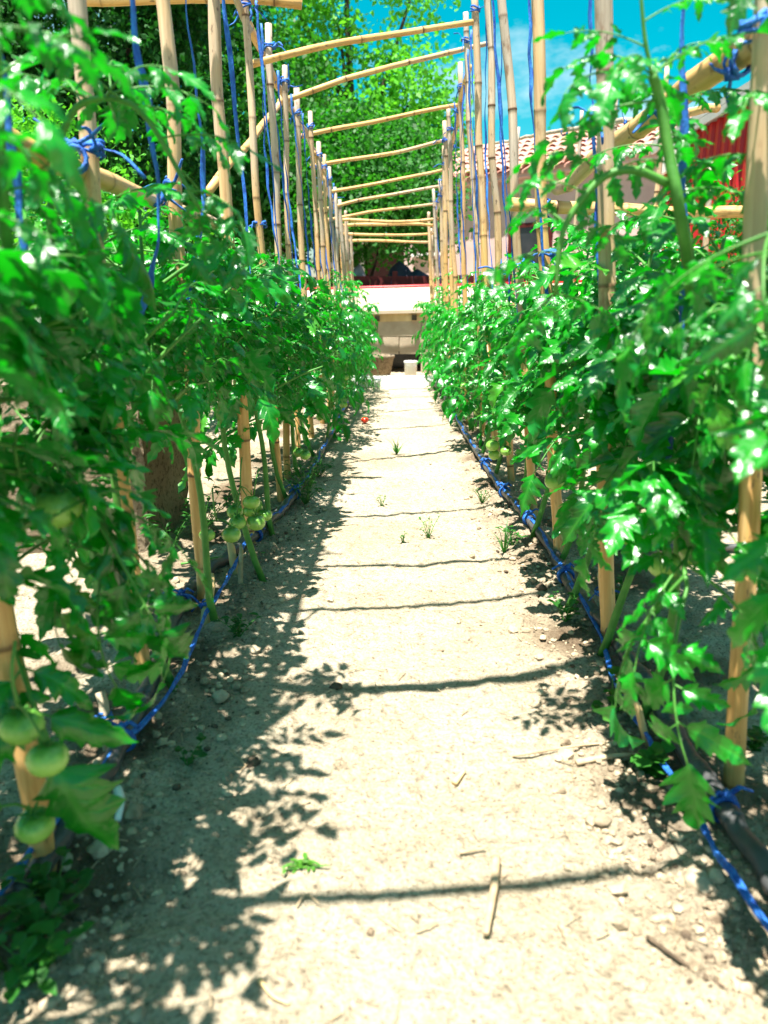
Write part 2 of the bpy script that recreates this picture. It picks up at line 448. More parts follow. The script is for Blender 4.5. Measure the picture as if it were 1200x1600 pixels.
    rot_panel(mb, p0, p1, 0, 2.1, .15); mb.build('porch_back_wall', M_DARKRED, h, False)
house()

def red_shed():
    s = empty('red_metal_shed', (3, 6.6, 0))
    tag(s, 'bright red ribbed metal shed behind the right tomato row', 'shed')
    # ribbed panels along x = 0 (local), each 1 m wide
    def panel(y0, y1, x=0):
        mb = MB(); prof = []; y = y0; pitch = .17
        while y < y1 - .001:
            for dy, dx in ((0, 0), (.07, 0), (.085, -.03), (.145, -.03), (.16, 0)):
                if y + dy < y1: prof.append((x + dx, y + dy))
            y += pitch
        prof.append((x, y1))
        k = len(prof)
        mb.add([(px, py, 0) for px, py in prof] + [(px, py, 2.42) for px, py in prof] + [(x + .06, py, 0) for px, py in prof] + [(x + .06, py, 2.42) for px, py in prof],
               [(i, i + 1, k + i + 1, k + i) for i in range(k - 1)] + [(2 * k + i, 3 * k + i, 3 * k + i + 1, 2 * k + i + 1) for i in range(k - 1)])
        return mb.build('panel', M_RED, s, False)
    for i in range(6): panel(-3.6 + i * 1.02, -3.6 + i * 1.02 + 1.016)
    mb = MB(); mb.box((1.6, 2.55, 1.2), (3.2, .05, 2.4)); mb.build('end_wall', M_RED, s, False)
    mb = MB(); mb.box((1.55, -.5, 2.51), (3.3, 6.6, .06)); mb.build('roof', M_GREYMETAL, s, False)
    mb = MB(); mb.box((-.085, -.5, 2.44), (.03, 6.6, .07)); mb.build('fascia', M_GREYMETAL, s, False)
    mb = MB(); mb.box((-.07, 2.1, 2.27), (.05, .75, .26)); mb.build('white_board', M_WHITE, s, False)
red_shed()

def low_shed():
    s = empty('low_block_shed', (0, 9, 0))
    tag(s, 'low pale concrete block shed with sloping sheet roof closing the path', 'shed')
    rng = random.Random(8)
    bw, bh = .50, .205
    gm = {}
    for r in range(3):
        x = -3.2 + (.25 if r % 2 else 0)
        while x < 3.6:
            if not (r == 0 and -.05 < x + bw / 2 < .42):
                mb = MB(); e = .004
                mb.box((x + bw / 2, rng.uniform(-.006, .006), r * bh + bh / 2), (bw - .012, .2, bh - .012))
                mb.build('block', M_CONC, s, False)
            x += bw
    mb = MB(); mb.box((.2, .02, .3), (6.8, .15, .6)); 
    mortar = MB(); mortar.box((-1.72, .0, .3), (3.2, .17, .6)); mortar.box((2.1, 0, .3), (3.2, .17, .6)); mortar.box((.2, 0, .42), (.64, .17, .36)); mortar.build('mortar', M_CONC, s, False)
    mb = MB(); mb.box((.2, .5, .1), (.6, .04, .2)); mb.build('recess_shade', M_DARK, s, False)  # dark sheet painted as the shade inside the low opening
    # sloping roof sheet
    mb = MB(); vs = []
    for y, z in ((-.16, .625), (1.62, .90)):
        for x, dz in ((-3.4, -.05), (3.8, .14)): vs += [(x, y, z + dz), (x, y, z + dz + .035)]
    mb.add(vs, [(0, 2, 3, 1), (4, 5, 7, 6), (0, 4, 6, 2), (1, 3, 7, 5), (0, 1, 5, 4), (2, 6, 7, 3)])
    mb.build('roof_sheet', M_SLAB, s, False)
    mb = MB(); mb.tube([(-3.4, 1.63, .89), (3.8, 1.63, 1.08)], .032, 6); mb.build('red_edge', M_RED, s)
    mb = MB(); mb.add([(-3.3, -.105, .50), (3.6, -.105, .66), (3.6, -.105, .79), (-3.3, -.105, .60), (-3.3, .08, .50), (3.6, .08, .66), (3.6, .08, .79), (-3.3, .08, .60)], [(0, 1, 2, 3), (4, 7, 6, 5), (3, 2, 6, 7), (0, 4, 5, 1)]); mb.build('fascia', M_WOOD, s, False)
    for x in (-1.2, -.7, -.2, .22, .75, 1.3):
        mb = MB(); mb.box((x, -.13, .615 + .025 * x), (.055, .1, .06)); mb.build('beam_end', M_BARK, s, False)
low_shed()

def dark_fence():
    f = empty('dark_red_fence', (0, 11.0, 0))
    tag(f, 'dark red board fence above the pale sheet roof', 'fence')
    rng = random.Random(2)
    for i in range(18):
        mb = MB(); mb.box((-2.6 + i * .3, rng.uniform(-.004, .004), .61), (.29, .03, 1.0 + rng.uniform(-.01, .01) + i * .006)); mb.build('board', M_DARKRED, f, False)
    mb = MB(); mb.box((0, .03, .9), (5.4, .03, .07)); mb.build('rail', M_DARKRED, f, False)
    for x in (-2.6, 0, 2.5):
        mb = MB(); mb.box((x, .06, .6), (.07, .07, 1.2)); mb.build('post', M_DARKRED, f, False)
dark_fence()

def heap(name, c, size, mat, label, seed):
    mb = MB(); vs = []; n, m = 18, 9
    for j in range(m + 1):
        for k in range(n):
            t = j / m * math.pi / 2; a = 2 * math.pi * k / n
            p = Vector((math.cos(a) * math.cos(t), math.sin(a) * math.cos(t), math.sin(t)))
            q = 1 + .25 * noise.noise(p * 2.2 + Vector((seed, 0, 0)))
            vs.append((p.x * size[0] * q, p.y * size[1] * q, p.z * size[2] * q))
    fs = [(j * n + k, j * n + (k + 1) % n, (j + 1) * n + (k + 1) % n, (j + 1) * n + k) for j in range(m) for k in range(n)]
    mb.add(vs, fs)
    o = mb.build(name, mat); o.location = c
    tag(o, label, 'covered heap')
heap('covered_heap', (-.62, 11.8, 0), (.42, .4, 1.26), M_LILAC, 'pale lilac covered heap behind the dark red fence', 4)
heap('covered_heap', (.2, 12.2, 0), (.75, .4, 1.24), M_BLUEGREY, 'dark blue grey covered heap behind the dark red fence', 9)

mb = MB(); mb.lathe([(0, .004), (.06, .004), (.068, .17), (.074, .175), (.074, .19), (.066, .19), (.055, .02), (0, .02)], 18)
bk = mb.build('bucket', M_WHITE); bk.location = (.17, 8.15, .0); tag(bk, 'small white bucket at the far end of the path', 'bucket')
mb = MB(); mb.tube([(.072 * math.cos(a), .02 * math.sin(a) - .075, .19 - .06 * math.sin(a)) for a in np.linspace(0, math.pi, 9)], .003, 5); mb.build('handle', M_GREYMETAL, bk)
mb = MB(); mb.lathe([(0, .003), (.11, .003), (.15, .2), (.16, .2), (.16, .23), (.14, .23), (.11, .05), (0, .05)], 18)
pt = mb.build('flower_pot', M_TUFF); pt.location = (-.16, 8.45, 0); tag(pt, 'grey brown pot left of the white bucket', 'pot')

# pale threshold slab at the end of the path
mb = MB(); mb.box((.05, 7.62, .03), (1.9, .55, .06)); sl = mb.build('threshold_slab', M_WHITE, None, False)
sl['kind'] = 'structure'; sl['label'] = 'sunlit pale slab across the far end of the path'

# rough block behind the left row
def tuff_block():
    mb = MB(); nx, ny, nz_ = 30, 8, 12
    import itertools
    def disp(p):
        v = Vector(p); return v + Vector((noise.noise(v * 7), noise.noise(v * 7 + Vector((9, 0, 0))), noise.noise(v * 7 + Vector((0, 9, 0))))) * .018 + Vector((noise.noise(v * 30), noise.noise(v * 30 + Vector((9, 0, 0))), noise.noise(v * 30 + Vector((0, 9, 0))))) * .007
    sx, sy, sz = 1.7, .5, .58
    def grid(f, a, b):
        vs = [disp(f(i / a, j / b)) for j in range(b + 1) for i in range(a + 1)]
        mb.add(vs, [(j * (a + 1) + i, j * (a + 1) + i + 1, (j + 1) * (a + 1) + i + 1, (j + 1) * (a + 1) + i) for j in range(b) for i in range(a)])
    grid(lambda u, v: (-sx + u * sx, 0, v * sz), 80, 28)
    grid(lambda u, v: (-sx + u * sx, v * sy, sz), 80, 20)
    grid(lambda u, v: (0, u * sy, v * sz), 20, 28)
    grid(lambda u, v: (-sx, sy - u * sy, v * sz), 20, 28)
    grid(lambda u, v: (-u * sx, sy, v * sz), 80, 28)
    o = mb.build('tuff_block', M_TUFF); o.location = (-.80, 2.35, -.03)
    tag(o, 'rough brown pitted stone block low behind the left row', 'stone block')
tuff_block()

# ------------------------------------------------------------------ trees
def tree(name, loc, blobs, nleaf, lsize, mat, label, cat, trunk_r, trunk_h, seed, group=None, trunks=1, upright=.3):
    rng = random.Random(seed); nr = np.random.default_rng(seed)
    root = empty(name, loc); tag(root, label, cat, group)
    mb = MB()
    for q in range(trunks):
        sx = (q - (trunks - 1) / 2) * .3
        pts = [(sx + rng.uniform(-.05, .05), rng.uniform(-.05, .05), -.1 if i == 0 else trunk_h * i / 6) for i in range(7)]
        mb.tube(pts, [trunk_r * (1.15 - .11 * i) for i in range(7)], 9)
    limbs = MB()
    for c, r in blobs:
        s = Vector((rng.uniform(-.1, .1), rng.uniform(-.1, .1), trunk_h * rng.uniform(.3, .85)))
        c = Vector(c); m = (s + c) / 2 + Vector((rng.uniform(-.2, .2), rng.uniform(-.2, .2), rng.uniform(-.3, .1)))
        mb.tube(smoothpath([s, m, c], 6), [trunk_r * (.5 - .065 * i) for i in range(7)], 6)
    mb.build('trunk', M_BARK, root)
    # crown: leaf faces gathered in small sprays through the crown's volume
    tot = sum(r[0] * r[1] * r[2] if hasattr(r, '__len__') else r ** 3 for _, r in blobs)
    C = []
    for c, r in blobs:
        r3 = np.array(r if hasattr(r, '__len__') else (r, r, r), float)
        n = max(20, int(nleaf / 22 * (r3.prod()) / tot))
        d = nr.normal(size=(n, 3)); d /= np.linalg.norm(d, axis=1)[:, None]
        rad = nr.uniform(.35, 1.0, n) ** .6
        rad *= 1 + .22 * np.sin(d[:, 0] * 7 + seed) * np.cos(d[:, 2] * 6 + seed)
        C.append(np.array(c) + d * rad[:, None] * r3)
    C = np.concatenate(C); k = 22
    P = np.repeat(C, k, 0) + nr.normal(size=(len(C) * k, 3)) * lsize * 1.6
    n = len(P)
    a = nr.normal(size=(n, 3)); a[:, 2] -= .5; a /= np.linalg.norm(a, axis=1)[:, None]
    b = nr.normal(size=(n, 3)); b[:, 2] *= .4; b -= a * (a * b).sum(1)[:, None]; b /= np.linalg.norm(b, axis=1)[:, None]
    L = lsize * nr.uniform(.6, 1.35, n)[:, None]; W = L * .30
    nn = np.cross(a, b)
    v = np.stack([P, P + a * L * .45 + b * W + nn * L * .08, P + a * L, P + a * L * .45 - b * W + nn * L * .08], 1).reshape(-1, 3)
    idx = np.arange(n * 4, dtype=np.int32).reshape(n, 4)
    me = bpy.data.meshes.new('crown')
    me.vertices.add(n * 4); me.vertices.foreach_set('co', v.astype(np.float32).ravel())
    me.loops.add(n * 4); me.loops.foreach_set('vertex_index', idx.ravel())
    me.polygons.add(n); me.polygons.foreach_set('loop_start', np.arange(n, dtype=np.int32) * 4)
    me.polygons.foreach_set('loop_total', np.full(n, 4, dtype=np.int32))
    me.materials.append(mat); me.update(calc_edges=True); me.validate()
    link('crown', me, root)
    return root
tree('leafy_tree', (-.9, 21, 0), [((-1.9, 0, 8.2), (1.3, 1.2, 1.5)), ((1.4, 0, 8.3), (.75, .8, .9)), ((-1.9, .5, 6.0), (1.6, 1.5, 1.5)), ((1.35, -.3, 5.7), (1.1, 1.2, 1.1)), ((.3, 0, 4.4), (2.2, 1.8, 1.4)), ((-1.8, 0, 4.0), (1.8, 1.6, 1.3)), ((1.6, .2, 4.3), (1.3, 1.3, 1.2)), ((-.3, .2, 10.6), (1.6, 1.6, 1.0)), ((.5, 0, 6.5), (.7, .7, .45)), ((-.5, 0, 7.3), (.5, .6, .4))],
     30000, .16, M_TREE2, 'tall bright leafy tree in the middle behind the trellis', 'tree', .22, 5.5, 11)
tree('leafy_tree', (-3.6, 16, 0), [((-.6, 0, 6.6), (1.8, 1.6, 1.8)), ((.9, 0, 4.2), (1.6, 1.5, 1.6)), ((-1.2, 0, 4.2), (2.0, 1.6, 1.6)), ((.6, .2, 2.5), (1.5, 1.4, 1.0)), ((-.2, 0, 8.6), (1.6, 1.4, 1.3))],
     45000, .125, M_TREE, 'mid green tree between the dark evergreen and the bright tree', 'tree', .2, 4.5, 12)
tree('dark_evergreen', (-3.9, 10.5, 0), [((0, 0, 4.4), (1.7, 1.5, 1.5)), ((-.9, 0, 2.5), (1.7, 1.4, 1.6)), ((.75, -.1, 2.4), (1.35, 1.2, 1.5)), ((.2, 0, 6.4), (1.5, 1.3, 1.3)), ((-1.5, .1, 5.0), (1.5, 1.3, 1.4)), ((.9, 0, 5.0), (1.0, 1.0, 1.2)), ((-3, .3, 3.0), (1.8, 1.4, 1.8))],
     90000, .085, M_DARKTREE, 'dark dense evergreen tree behind the left stakes', 'tree', .25, 4, 13)
tree('overhanging_tree', (-.9, 13.3, 0), [((.75, -2.0, 2.0), (.7, .7, .38)), ((-.1, -2.0, 2.05), (.7, .7, .38)), ((1.35, -1.9, 2.2), (.45, .6, .40)), ((.5, -1.4, 2.5), (1.0, .9, .5)), ((-.7, -1.4, 2.4), (.9, .9, .6)), ((.2, -.6, 3.0), (1.1, .9, .6)), ((1.2, -.8, 2.8), (.6, .7, .5)), ((-1.5, -1.6, 2.1), (.8, .9, .6)), ((.3, 0, 1.9), (1.6, .4, .5))],
     45000, .085, M_TREE, 'low leafy tree overhanging the dark red fence at the far end', 'tree', .09, 2.0, 14)
tree('green_bush', (-2.05, 4.6, 0), [((0, 0, 1.25), (.62, .5, .55)), ((-.55, .1, 1.45), (.6, .5, .5)), ((.35, .1, .8), (.55, .5, .6)), ((-.9, 0, .8), (.7, .5, .7)), ((-.25, 0, 1.75), (.3, .3, .3))],
     26000, .042, M_TREE2, 'bright green bush behind the nearest left stakes', 'bush', .03, .8, 15, trunks=3)
tree('green_bush', (2.5, 5.6, 0), [((0, 0, 1.15), (.35, .35, .45)), ((.2, .1, .7), (.45, .4, .5)), ((-.25, 0, .7), (.4, .4, .5))],
     9000, .045, M_TREE, 'dark leafy bush in front of the red shed', 'bush', .025, .7, 16, trunks=3)

# ------------------------------------------------------------------ tomato leaves
OUT = [(0, .06), (.05, .36), (.12, .74), (.19, 1.0), (.235, .56), (.31, .74), (.40, .93), (.445, .48), (.53, .60), (.61, .68), (.65, .34), (.73, .42), (.80, .38), (.84, .24), (.92, .13), (1, .0)]
OUT_LO = [(0, .05), (.17, .9), (.25, .65), (.42, .85), (.62, .6), (.8, .34), (1, 0)]
def leaflet(mb, o, d, n, l, wd, rng, lo):
    d = d.normalized(); n = (n - d * n.dot(d)).normalized(); sd = d.cross(n)
    droop = rng.uniform(.1, 1.3); fold = rng.uniform(-.1, .85); curl = rng.uniform(-.2, .95); side_bend = rng.uniform(-.25, .25)
    ss = (-1, 0, 1) if lo else (-1, -.55, 0, .55, 1)
    vs = []; uvs = []; p = o.copy(); pt = 0; ph = rng.uniform(0, 6)
    jl = rng.uniform(.75, 1.15); prof = OUT_LO if lo else OUT
    for i, (t, w0) in enumerate(prof):
        a = droop * t
        dt = d * math.cos(a) - n * math.sin(a) + sd * (side_bend * t); nt_ = n * math.cos(a) + d * math.sin(a)
        p = p + dt.normalized() * (l * (t - pt)); pt = t
        for s in ss:
            jit = 1 + (rng.uniform(-.12, .12) if abs(s) == 1 else 0)
            ww = wd * w0 * jit * (jl if w0 > .6 else 1)
            h = ww * (fold * abs(s) - curl * s * s) + .13 * wd * math.sin(t * 14 + ph + s * 1.7) * abs(s)
            q = p + sd * (s * ww * (1 - .12 * fold)) + nt_ * h + dt * (abs(s) * .05 * l * (1 if w0 > .6 else .2))
            vs.append(q); uvs.append((s * .5 * max(w0, .2) + .5, t))
    m = len(ss)
    fs = [(i * m + k, i * m + k + 1, (i + 1) * m + k + 1, (i + 1) * m + k) for i in range(len(prof) - 1) for k in range(m - 1)]
    mb.add(vs, fs, 0, uvs)
def compound(rng, lo=False):
    """one tomato leaf: stalk along +Y, upper side +Z, about 0.24 m long"""
    mb = MB(); L = .235
    droop = rng.uniform(.5, 1.5); side = rng.uniform(-.5, .5)
    pts = []; dirs = []; p = Vector((0, 0, 0)); N = 10
    for i in range(N + 1):
        t = i / N; a = .15 - droop * t ** 1.4
        dv = Vector((math.sin(side * t), math.cos(a) * math.cos(side * t), math.sin(a))).normalized()
        pts.append(p.copy()); dirs.append(dv); p = p + dv * (L / N)
    mb.tube(pts, [.0030 - .0019 * i / N for i in range(N + 1)], 3 if lo else 5, 1, cap=False)
    def at(t):
        u = t * N; k = min(int(u), N - 1); f = u - k
        return pts[k].lerp(pts[k + 1], f), dirs[k]
    X = Vector((1, 0, 0))
    for t, s in ((.34, .62), (.56, .86), (.78, .92)):
        for sg in (-1, 1):
            o, dv = at(min(t + rng.uniform(-.04, .04), .97)); n = X.cross(dv).normalized()
            lat = dv.cross(n).normalized() * sg
            ang = rng.uniform(.85, 1.25); dn = rng.uniform(-.05, .55)
            d = (dv * math.cos(ang) + lat * math.sin(ang) - n * dn).normalized()
            l = .088 * s * rng.uniform(.8, 1.18)
            st = .014 * s
            if not lo: mb.tube([o, o + d * st], [.0016, .0012], 4, 1, cap=False)
            nn = (n + lat * rng.uniform(-.35, .35) + dv * rng.uniform(-.3, .3))
            leaflet(mb, o + d * st, d, nn, l, l * rng.uniform(.27, .36), rng, lo)
    if not lo:
        for t in (.45, .68):
            for sg in (-1, 1):
                if rng.random() < .7:
                    o, dv = at(t); n = X.cross(dv).normalized(); lat = dv.cross(n) * sg
                    leaflet(mb, o, dv * .3 + lat - n * .3, n, .026, .010, rng, True)
    o, dv = at(1); n = X.cross(dv).normalized()
    l = .105 * rng.uniform(.85, 1.15)
    leaflet(mb, o, dv + X * rng.uniform(-.2, .2), n + X * rng.uniform(-.3, .3), l, l * rng.uniform(.30, .38), rng, lo)
    return mb
rngL = random.Random(77)
LEAVES = [compound(rngL).mesh('leaf', [M_LEAF, M_STEM]) for _ in range(26)]
LEAVES_LO = [compound(rngL, True) for _ in range(10)]
LO_NP = [(np.array(m.v), m.f, m.mi) for m in LEAVES_LO]

def tomato_mesh(mat):
    mb = MB(); vs = []; n, m = 18, 10
    for j in range(m + 1):
        t = math.pi * j / m
        for k in range(n):
            a = 2 * math.pi * k / n
            rr = math.sin(t) * (1 + .035 * math.cos(a * 5) * (1 if t < 1.6 else .4))
            z = math.cos(t) * .84 - (.13 * math.exp(-(t / .4) ** 2))
            vs.append((rr * math.cos(a), rr * math.sin(a), z))
    mb.add(vs, [(j * n + k, (j + 1) * n + k, (j + 1) * n + (k + 1) % n, j * n + (k + 1) % n) for j in range(m) for k in range(n)])
    return mb.mesh('tomato', mat)
TOM = tomato_mesh(M_TOM); TOM_RED = tomato_mesh(M_RIPE)
def calyx_mesh():
    mb = MB()
    for k in range(6):
        a = 2 * math.pi * k / 6
        d = Vector((math.cos(a), math.sin(a), 0)); s = Vector((-d.y, d.x, 0))
        mb.add([Vector((0, 0, .80)) + s * .07, Vector((0, 0, .80)) - s * .07, d * .42 + Vector((0, 0, .90)) - s * .10, d * .42 + Vector((0, 0, .90)) + s * .10, d * .85 + Vector((0, 0, .80 + .25 * (k % 2)))], [(0, 1, 2, 3), (3, 2, 4)])
    mb.tube([(0, 0, .78), (.03, 0, 1.1), (.12, 0, 1.4)], [.07, .05, .05], 5)
    return mb.mesh('calyx', M_STEM)
CALYX = calyx_mesh()

def leaf_matrix(p, yaw, elev, roll, sc):
    return Matrix.Translation(p) @ Matrix.Rotation(yaw, 4, 'Z') @ Matrix.Rotation(elev, 4, 'X') @ Matrix.Rotation(roll, 4, 'Y') @ Matrix.Diagonal((sc, sc, sc, 1))

def stem_plan(rng, h, lean, z_leaf0, n_main, n_side, dens=1.):
    """returns stem polylines [(pts, r0, r1)] and leaf list [(pos, yaw, elev, roll, scale)]"""
    ph = rng.uniform(0, 6)
    main = [Vector((lean[0] * t ** .7 + .018 * math.sin(ph + t * 7), lean[1] * t + .018 * math.cos(ph * 2 + t * 6), h * t)) for t in np.linspace(0, 1, 16)]
    stems = [(main, .0105, .0035)]; lv = []
    yaw = rng.uniform(0, 6.28)
    def mainat(z):
        t = min(max(z / h, 0), .999) * 15; k = int(t); return main[k].lerp(main[k + 1], t - k)
    for i in range(n_main):
        f = i / max(n_main - 1, 1); z = z_leaf0 + (h - z_leaf0) * f ** .9
        yaw += 2.4 + rng.uniform(-.4, .4)
        sc = (1.0 if f < .75 else 1.0 - 2.2 * (f - .75)) * rng.uniform(.8, 1.15)
        lv.append((mainat(z), yaw, rng.uniform(-.25, .4) + .35 * (f > .8), rng.uniform(-.4, .4), max(sc, .35)))
    for s in range(n_side):
        z = z_leaf0 + (h - z_leaf0) * rng.uniform(.05, .7); b = mainat(z); a = rng.uniform(0, 6.28); ln = rng.uniform(.16, .30)
        d = Vector((math.cos(a) * .75, math.sin(a) * 1.0, rng.uniform(.5, 1.1))).normalized()
        pts = [b + d * ln * t + Vector((0, 0, -.05 * t * t)) for t in np.linspace(0, 1, 6)]
        stems.append((pts, .006, .0025))
        for q in range(5):
            t = .3 + .175 * q; k = min(int(t * 5), 4); yw = a - 1.57 + (-1) ** q * rng.uniform(.5, 1.4)
            lv.append((pts[k].lerp(pts[min(k + 1, 5)], t * 5 - k), yw, rng.uniform(-.2, .6), rng.uniform(-.5, .5), rng.uniform(.45, .85) * (1 - .25 * (t > .9))))
    return stems, lv

def tip(m, sc):
    return m @ Vector((0, .27, -.06))

def truss(rng, root, p, n, rad, mats=None):
    """a hanging cluster of fruit: stalk, tomatoes with calyx"""
    mb = MB(); sp = []
    end = p + Vector((rng.uniform(-.015, .015), rng.uniform(-.03, .0), -.05))
    mb.tube(smoothpath([p + Vector((0, 0, .03)), (p + end) / 2 + Vector((0, -.01, .02)), end], 6), .0022, 5)
    for i in range(n):
        a = rng.uniform(0, 6.28) if n > 1 else 0
        r = rad * rng.uniform(.8, 1.12)
        for _ in range(30):
            c = end + Vector((rng.uniform(-1, 1) * rad * 1.5, rng.uniform(-1, 1) * rad * 1.2, -rad * 1.2 - rng.uniform(0, 1) * rad * (n - 1) * .9))
            if all((c - q).length > (r + rr) * .95 for q, rr in sp): break
        sp.append((c, r))
        mb.tube([end + Vector((0, 0, .005)), (end + c) / 2 + Vector((0, 0, r * .8)), c + Vector((0, 0, r * .95))], .0018, 4)
        rt = Matrix.Rotation(rng.uniform(-.35, .35), 4, 'X') @ Matrix.Rotation(rng.uniform(0, 6), 4, 'Z')
        t = link('tomato', TOM, root, Matrix.Translation(c) @ rt @ Matrix.Scale(r, 4))
        link('calyx', CALYX, t)
    mb.build('fruit_stalk', M_STEM, root)

def near_plant(x, y, h, side, seed, label, z0=.24, n_main=15, n_side=6, trusses=(), extra=None, lean=None, inner=.2, skip=None):
    rng = random.Random(seed)
    gz = ground_z(x, y) - .01
    root = empty('tomato_plant', (x, y, gz))
    tag(root, label, 'tomato plant', 'tomato plants of the left row' if side < 0 else 'tomato plants of the right row')
    lean = lean or (side * .13, rng.uniform(-.05, .05))
    stems, lv = stem_plan(rng, h, lean, z0, n_main, n_side)
    if extra:
        for pts, r0, r1, leaves in extra:
            P = smoothpath([Vector(p) - root.location for p in pts], 22); stems.append((P, r0, r1))
            for t, yw, el, ro, sc in leaves:
                u = t * 22; k = min(int(u), 21); lv.append((P[k].lerp(P[k + 1], u - k), yw, el, ro, sc, True))
    mb = MB()
    for pts, r0, r1 in stems:
        n = len(pts); mb.tube(pts, [r0 + (r1 - r0) * i / (n - 1) for i in range(n)], 8, att=None)
    mb.build('stem', M_STEM, root)
    for e in lv:
        p, yw, el, ro, sc = e[:5]
        sc *= 1.35 if len(e) == 6 else (1.36 if y < 2.2 else 1.2)
        m = leaf_matrix(p, yw, el, ro, sc)
        if len(e) < 6:
            ok = False
            for tr in range(7):
                wp = root.location + tip(m, sc)
                if side * wp.x > inner and (wp - cam.location).length > .5 and (root.location + m @ Vector((0, .15, 0)) - cam.location).length > .5: ok = True; break
                yw += .9; m = leaf_matrix(p, yw, el, ro, sc)
            if not ok: continue
            wp = root.location + tip(m, sc)
            if skip and skip(wp): continue
        link('leaf', rng.choice(LEAVES), root, m)
    for tz, n, r, dx, dy in trusses:
        truss(rng, root, Vector((dx, dy, tz)), n, r)
    return root

# far plants: one foliage mesh per variant
def far_variant(seed):
    rng = random.Random(seed)
    stems, lv = stem_plan(rng, 1.0, (0, rng.uniform(-.04, .04)), .12, 19, 9)
    V = []; F = []; MI = []; off = 0
    for p, yw, el, ro, sc in lv:
        v, f, mi = rng.choice(LO_NP)
        m = np.array(leaf_matrix(p, yw, el, ro, sc))
        V.append(v @ m[:3, :3].T + m[:3, 3]); F += [tuple(i + off for i in q) for q in f]; MI += mi; off += len(v)
    me = bpy.data.meshes.new('foliage'); me.from_pydata(np.concatenate(V).tolist(), [], F)
    me.materials.append(M_LEAF_FAR); me.materials.append(M_STEM)
    me.polygons.foreach_set('material_index', MI); me.polygons.foreach_set('use_smooth', [True] * len(F)); me.update()
    mb = MB()
    for pts, r0, r1 in stems:
        n = len(pts); mb.tube(pts, [r0 + (r1 - r0) * i / (n - 1) for i in range(n)], 5)
    return me, mb.mesh('stem', M_STEM)
FAR = [far_variant(500 + i) for i in range(6)]
def far_plant(x, y, h, label, group, rng, fruit=0):
    root = empty('tomato_plant', (x, y, -.005), rng.choice((0, math.pi)) + rng.uniform(-.3, .3)); tag(root, label, 'tomato plant', group)
    fo, st = rng.choice(FAR)
    root.scale = (h * rng.uniform(.8, .92), h * rng.uniform(.95, 1.1), h)
    f = link('foliage', fo, root); f['kind'] = 'stuff'
    link('stem', st, root)
    for i in range(fruit):
        c = Vector((rng.uniform(-.12, .12), rng.uniform(-.1, .1), rng.uniform(.16, .35)))
        t = link('tomato', TOM, root, Matrix.Translation(c) @ Matrix.Scale(.027, 4)); link('calyx', CALYX, t)
    return root

# ---- rows
def rowx(y): return .53 - .013 * max(0, y - 2.4)
shootR = ([(.53, 1.36, .58), (.46, 1.22, .79), (.392, 1.12, .919), (.37, 1.12, .992), (.350, 1.12, 1.063), (.335, 1.11, 1.085)], .0092, .0065,
          [(.45, -.9, .1, 0, .5), (.56, .4, .2, 0, .45), (.66, -.4, .1, 0, .42), (.78, 1.5, -.2, .3, .48), (.88, -.3, .3, -.2, .40), (.93, .3, .3, 0, .36), (.95, 1.6, .1, .3, .46), (.97, -.9, .6, 0, .42), (.99, 2.6, .2, .2, .42), (1, 1.2, .5, 0, .40), (1, -2.0, .4, 0, .40)])
shootR2 = ([(.338, 1.11, 1.08), (.322, 1.105, 1.12), (.31, 1.10, 1.17), (.30, 1.1, 1.23)], .0032, .0018,
          [(.3, 1.5, .3, .2, .34), (.5, -1.2, .4, 0, .34), (.7, 1.9, .5, 0, .30), (.85, -.6, .7, 0, .28), (1, .8, .9, 0, .26)])
branchR = ([(.372, 1.12, .955), (.324, 1.11, .97), (.286, 1.11, .964), (.253, 1.11, .932), (.23, 1.11, .886), (.226, 1.11, .81)], .0062, .0035,
           [(.42, .9, .6, .3, .36), (.55, 1.7, .25, .6, .36), (.66, -.8, -.3, 0, .36), (.74, .5, .4, -.3, .38), (.86, 1.4, -.1, .2, .36), (1, .3, -.5, 0, .42), (1, -1.2, -.3, 0, .42)])
lowR = ([(.50, 1.20, .40), (.46, 1.12, .43), (.43, 1.06, .42), (.425, 1.03, .40)], .004, .003, [(.5, 2.4, -.5, .3, .66), (.8, 1.4, -1.1, 0, .78), (1, 2.6, -.95, .2, .8), (.6, -2.2, -.6, 0, .7)])
tipR = ([(.47, .85, .62), (.44, .85, .74), (.415, .86, .84), (.40, .86, .87)], .006, .004, [(.5, 1.4, -.1, 0, .45), (.75, .4, -.2, .3, .55), (1, 1.2, -.5, .2, .60), (1, -1.0, -.3, 0, .6), (1, 2.6, -.5, 0, .55)])
midR = ([(.50, 1.36, .42), (.47, 1.30, .47), (.45, 1.27, .47), (.43, 1.25, .46)], .004, .0028, [(.6, 1.5, .0, .2, .42), (1, 1.9, -.25, .3, .46), (1, .5, -.2, 0, .5), (1, 3.0, -.3, 0, .5)])
climbR = ([(.56, 1.16, .86), (.51, 1.13, 1.0), (.475, 1.12, 1.12), (.45, 1.11, 1.25)], .005, .003, [(.1, -1.2, .1, 0, .5), (.3, .6, .2, 0, .42), (.5, 2.6, -.1, .2, .42), (.7, -1.4, .2, 0, .4), (.9, 2.9, -.1, 0, .38), (1, -.9, .5, 0, .36)])
climbR2 = ([(.58, 1.5, .8), (.53, 1.48, .95), (.50, 1.46, 1.05), (.47, 1.45, 1.12)], .005, .003, [(.1, -1.2, .1, 0, .6), (.3, .6, .2, 0, .55), (.45, 2.6, -.1, .2, .55), (.6, -.6, .2, 0, .55), (.7, 1.2, .1, 0, .5), (.85, 2.9, -.1, 0, .5), (1, .5, .6, 0, .45), (1, -2.4, .2, 0, .45)])
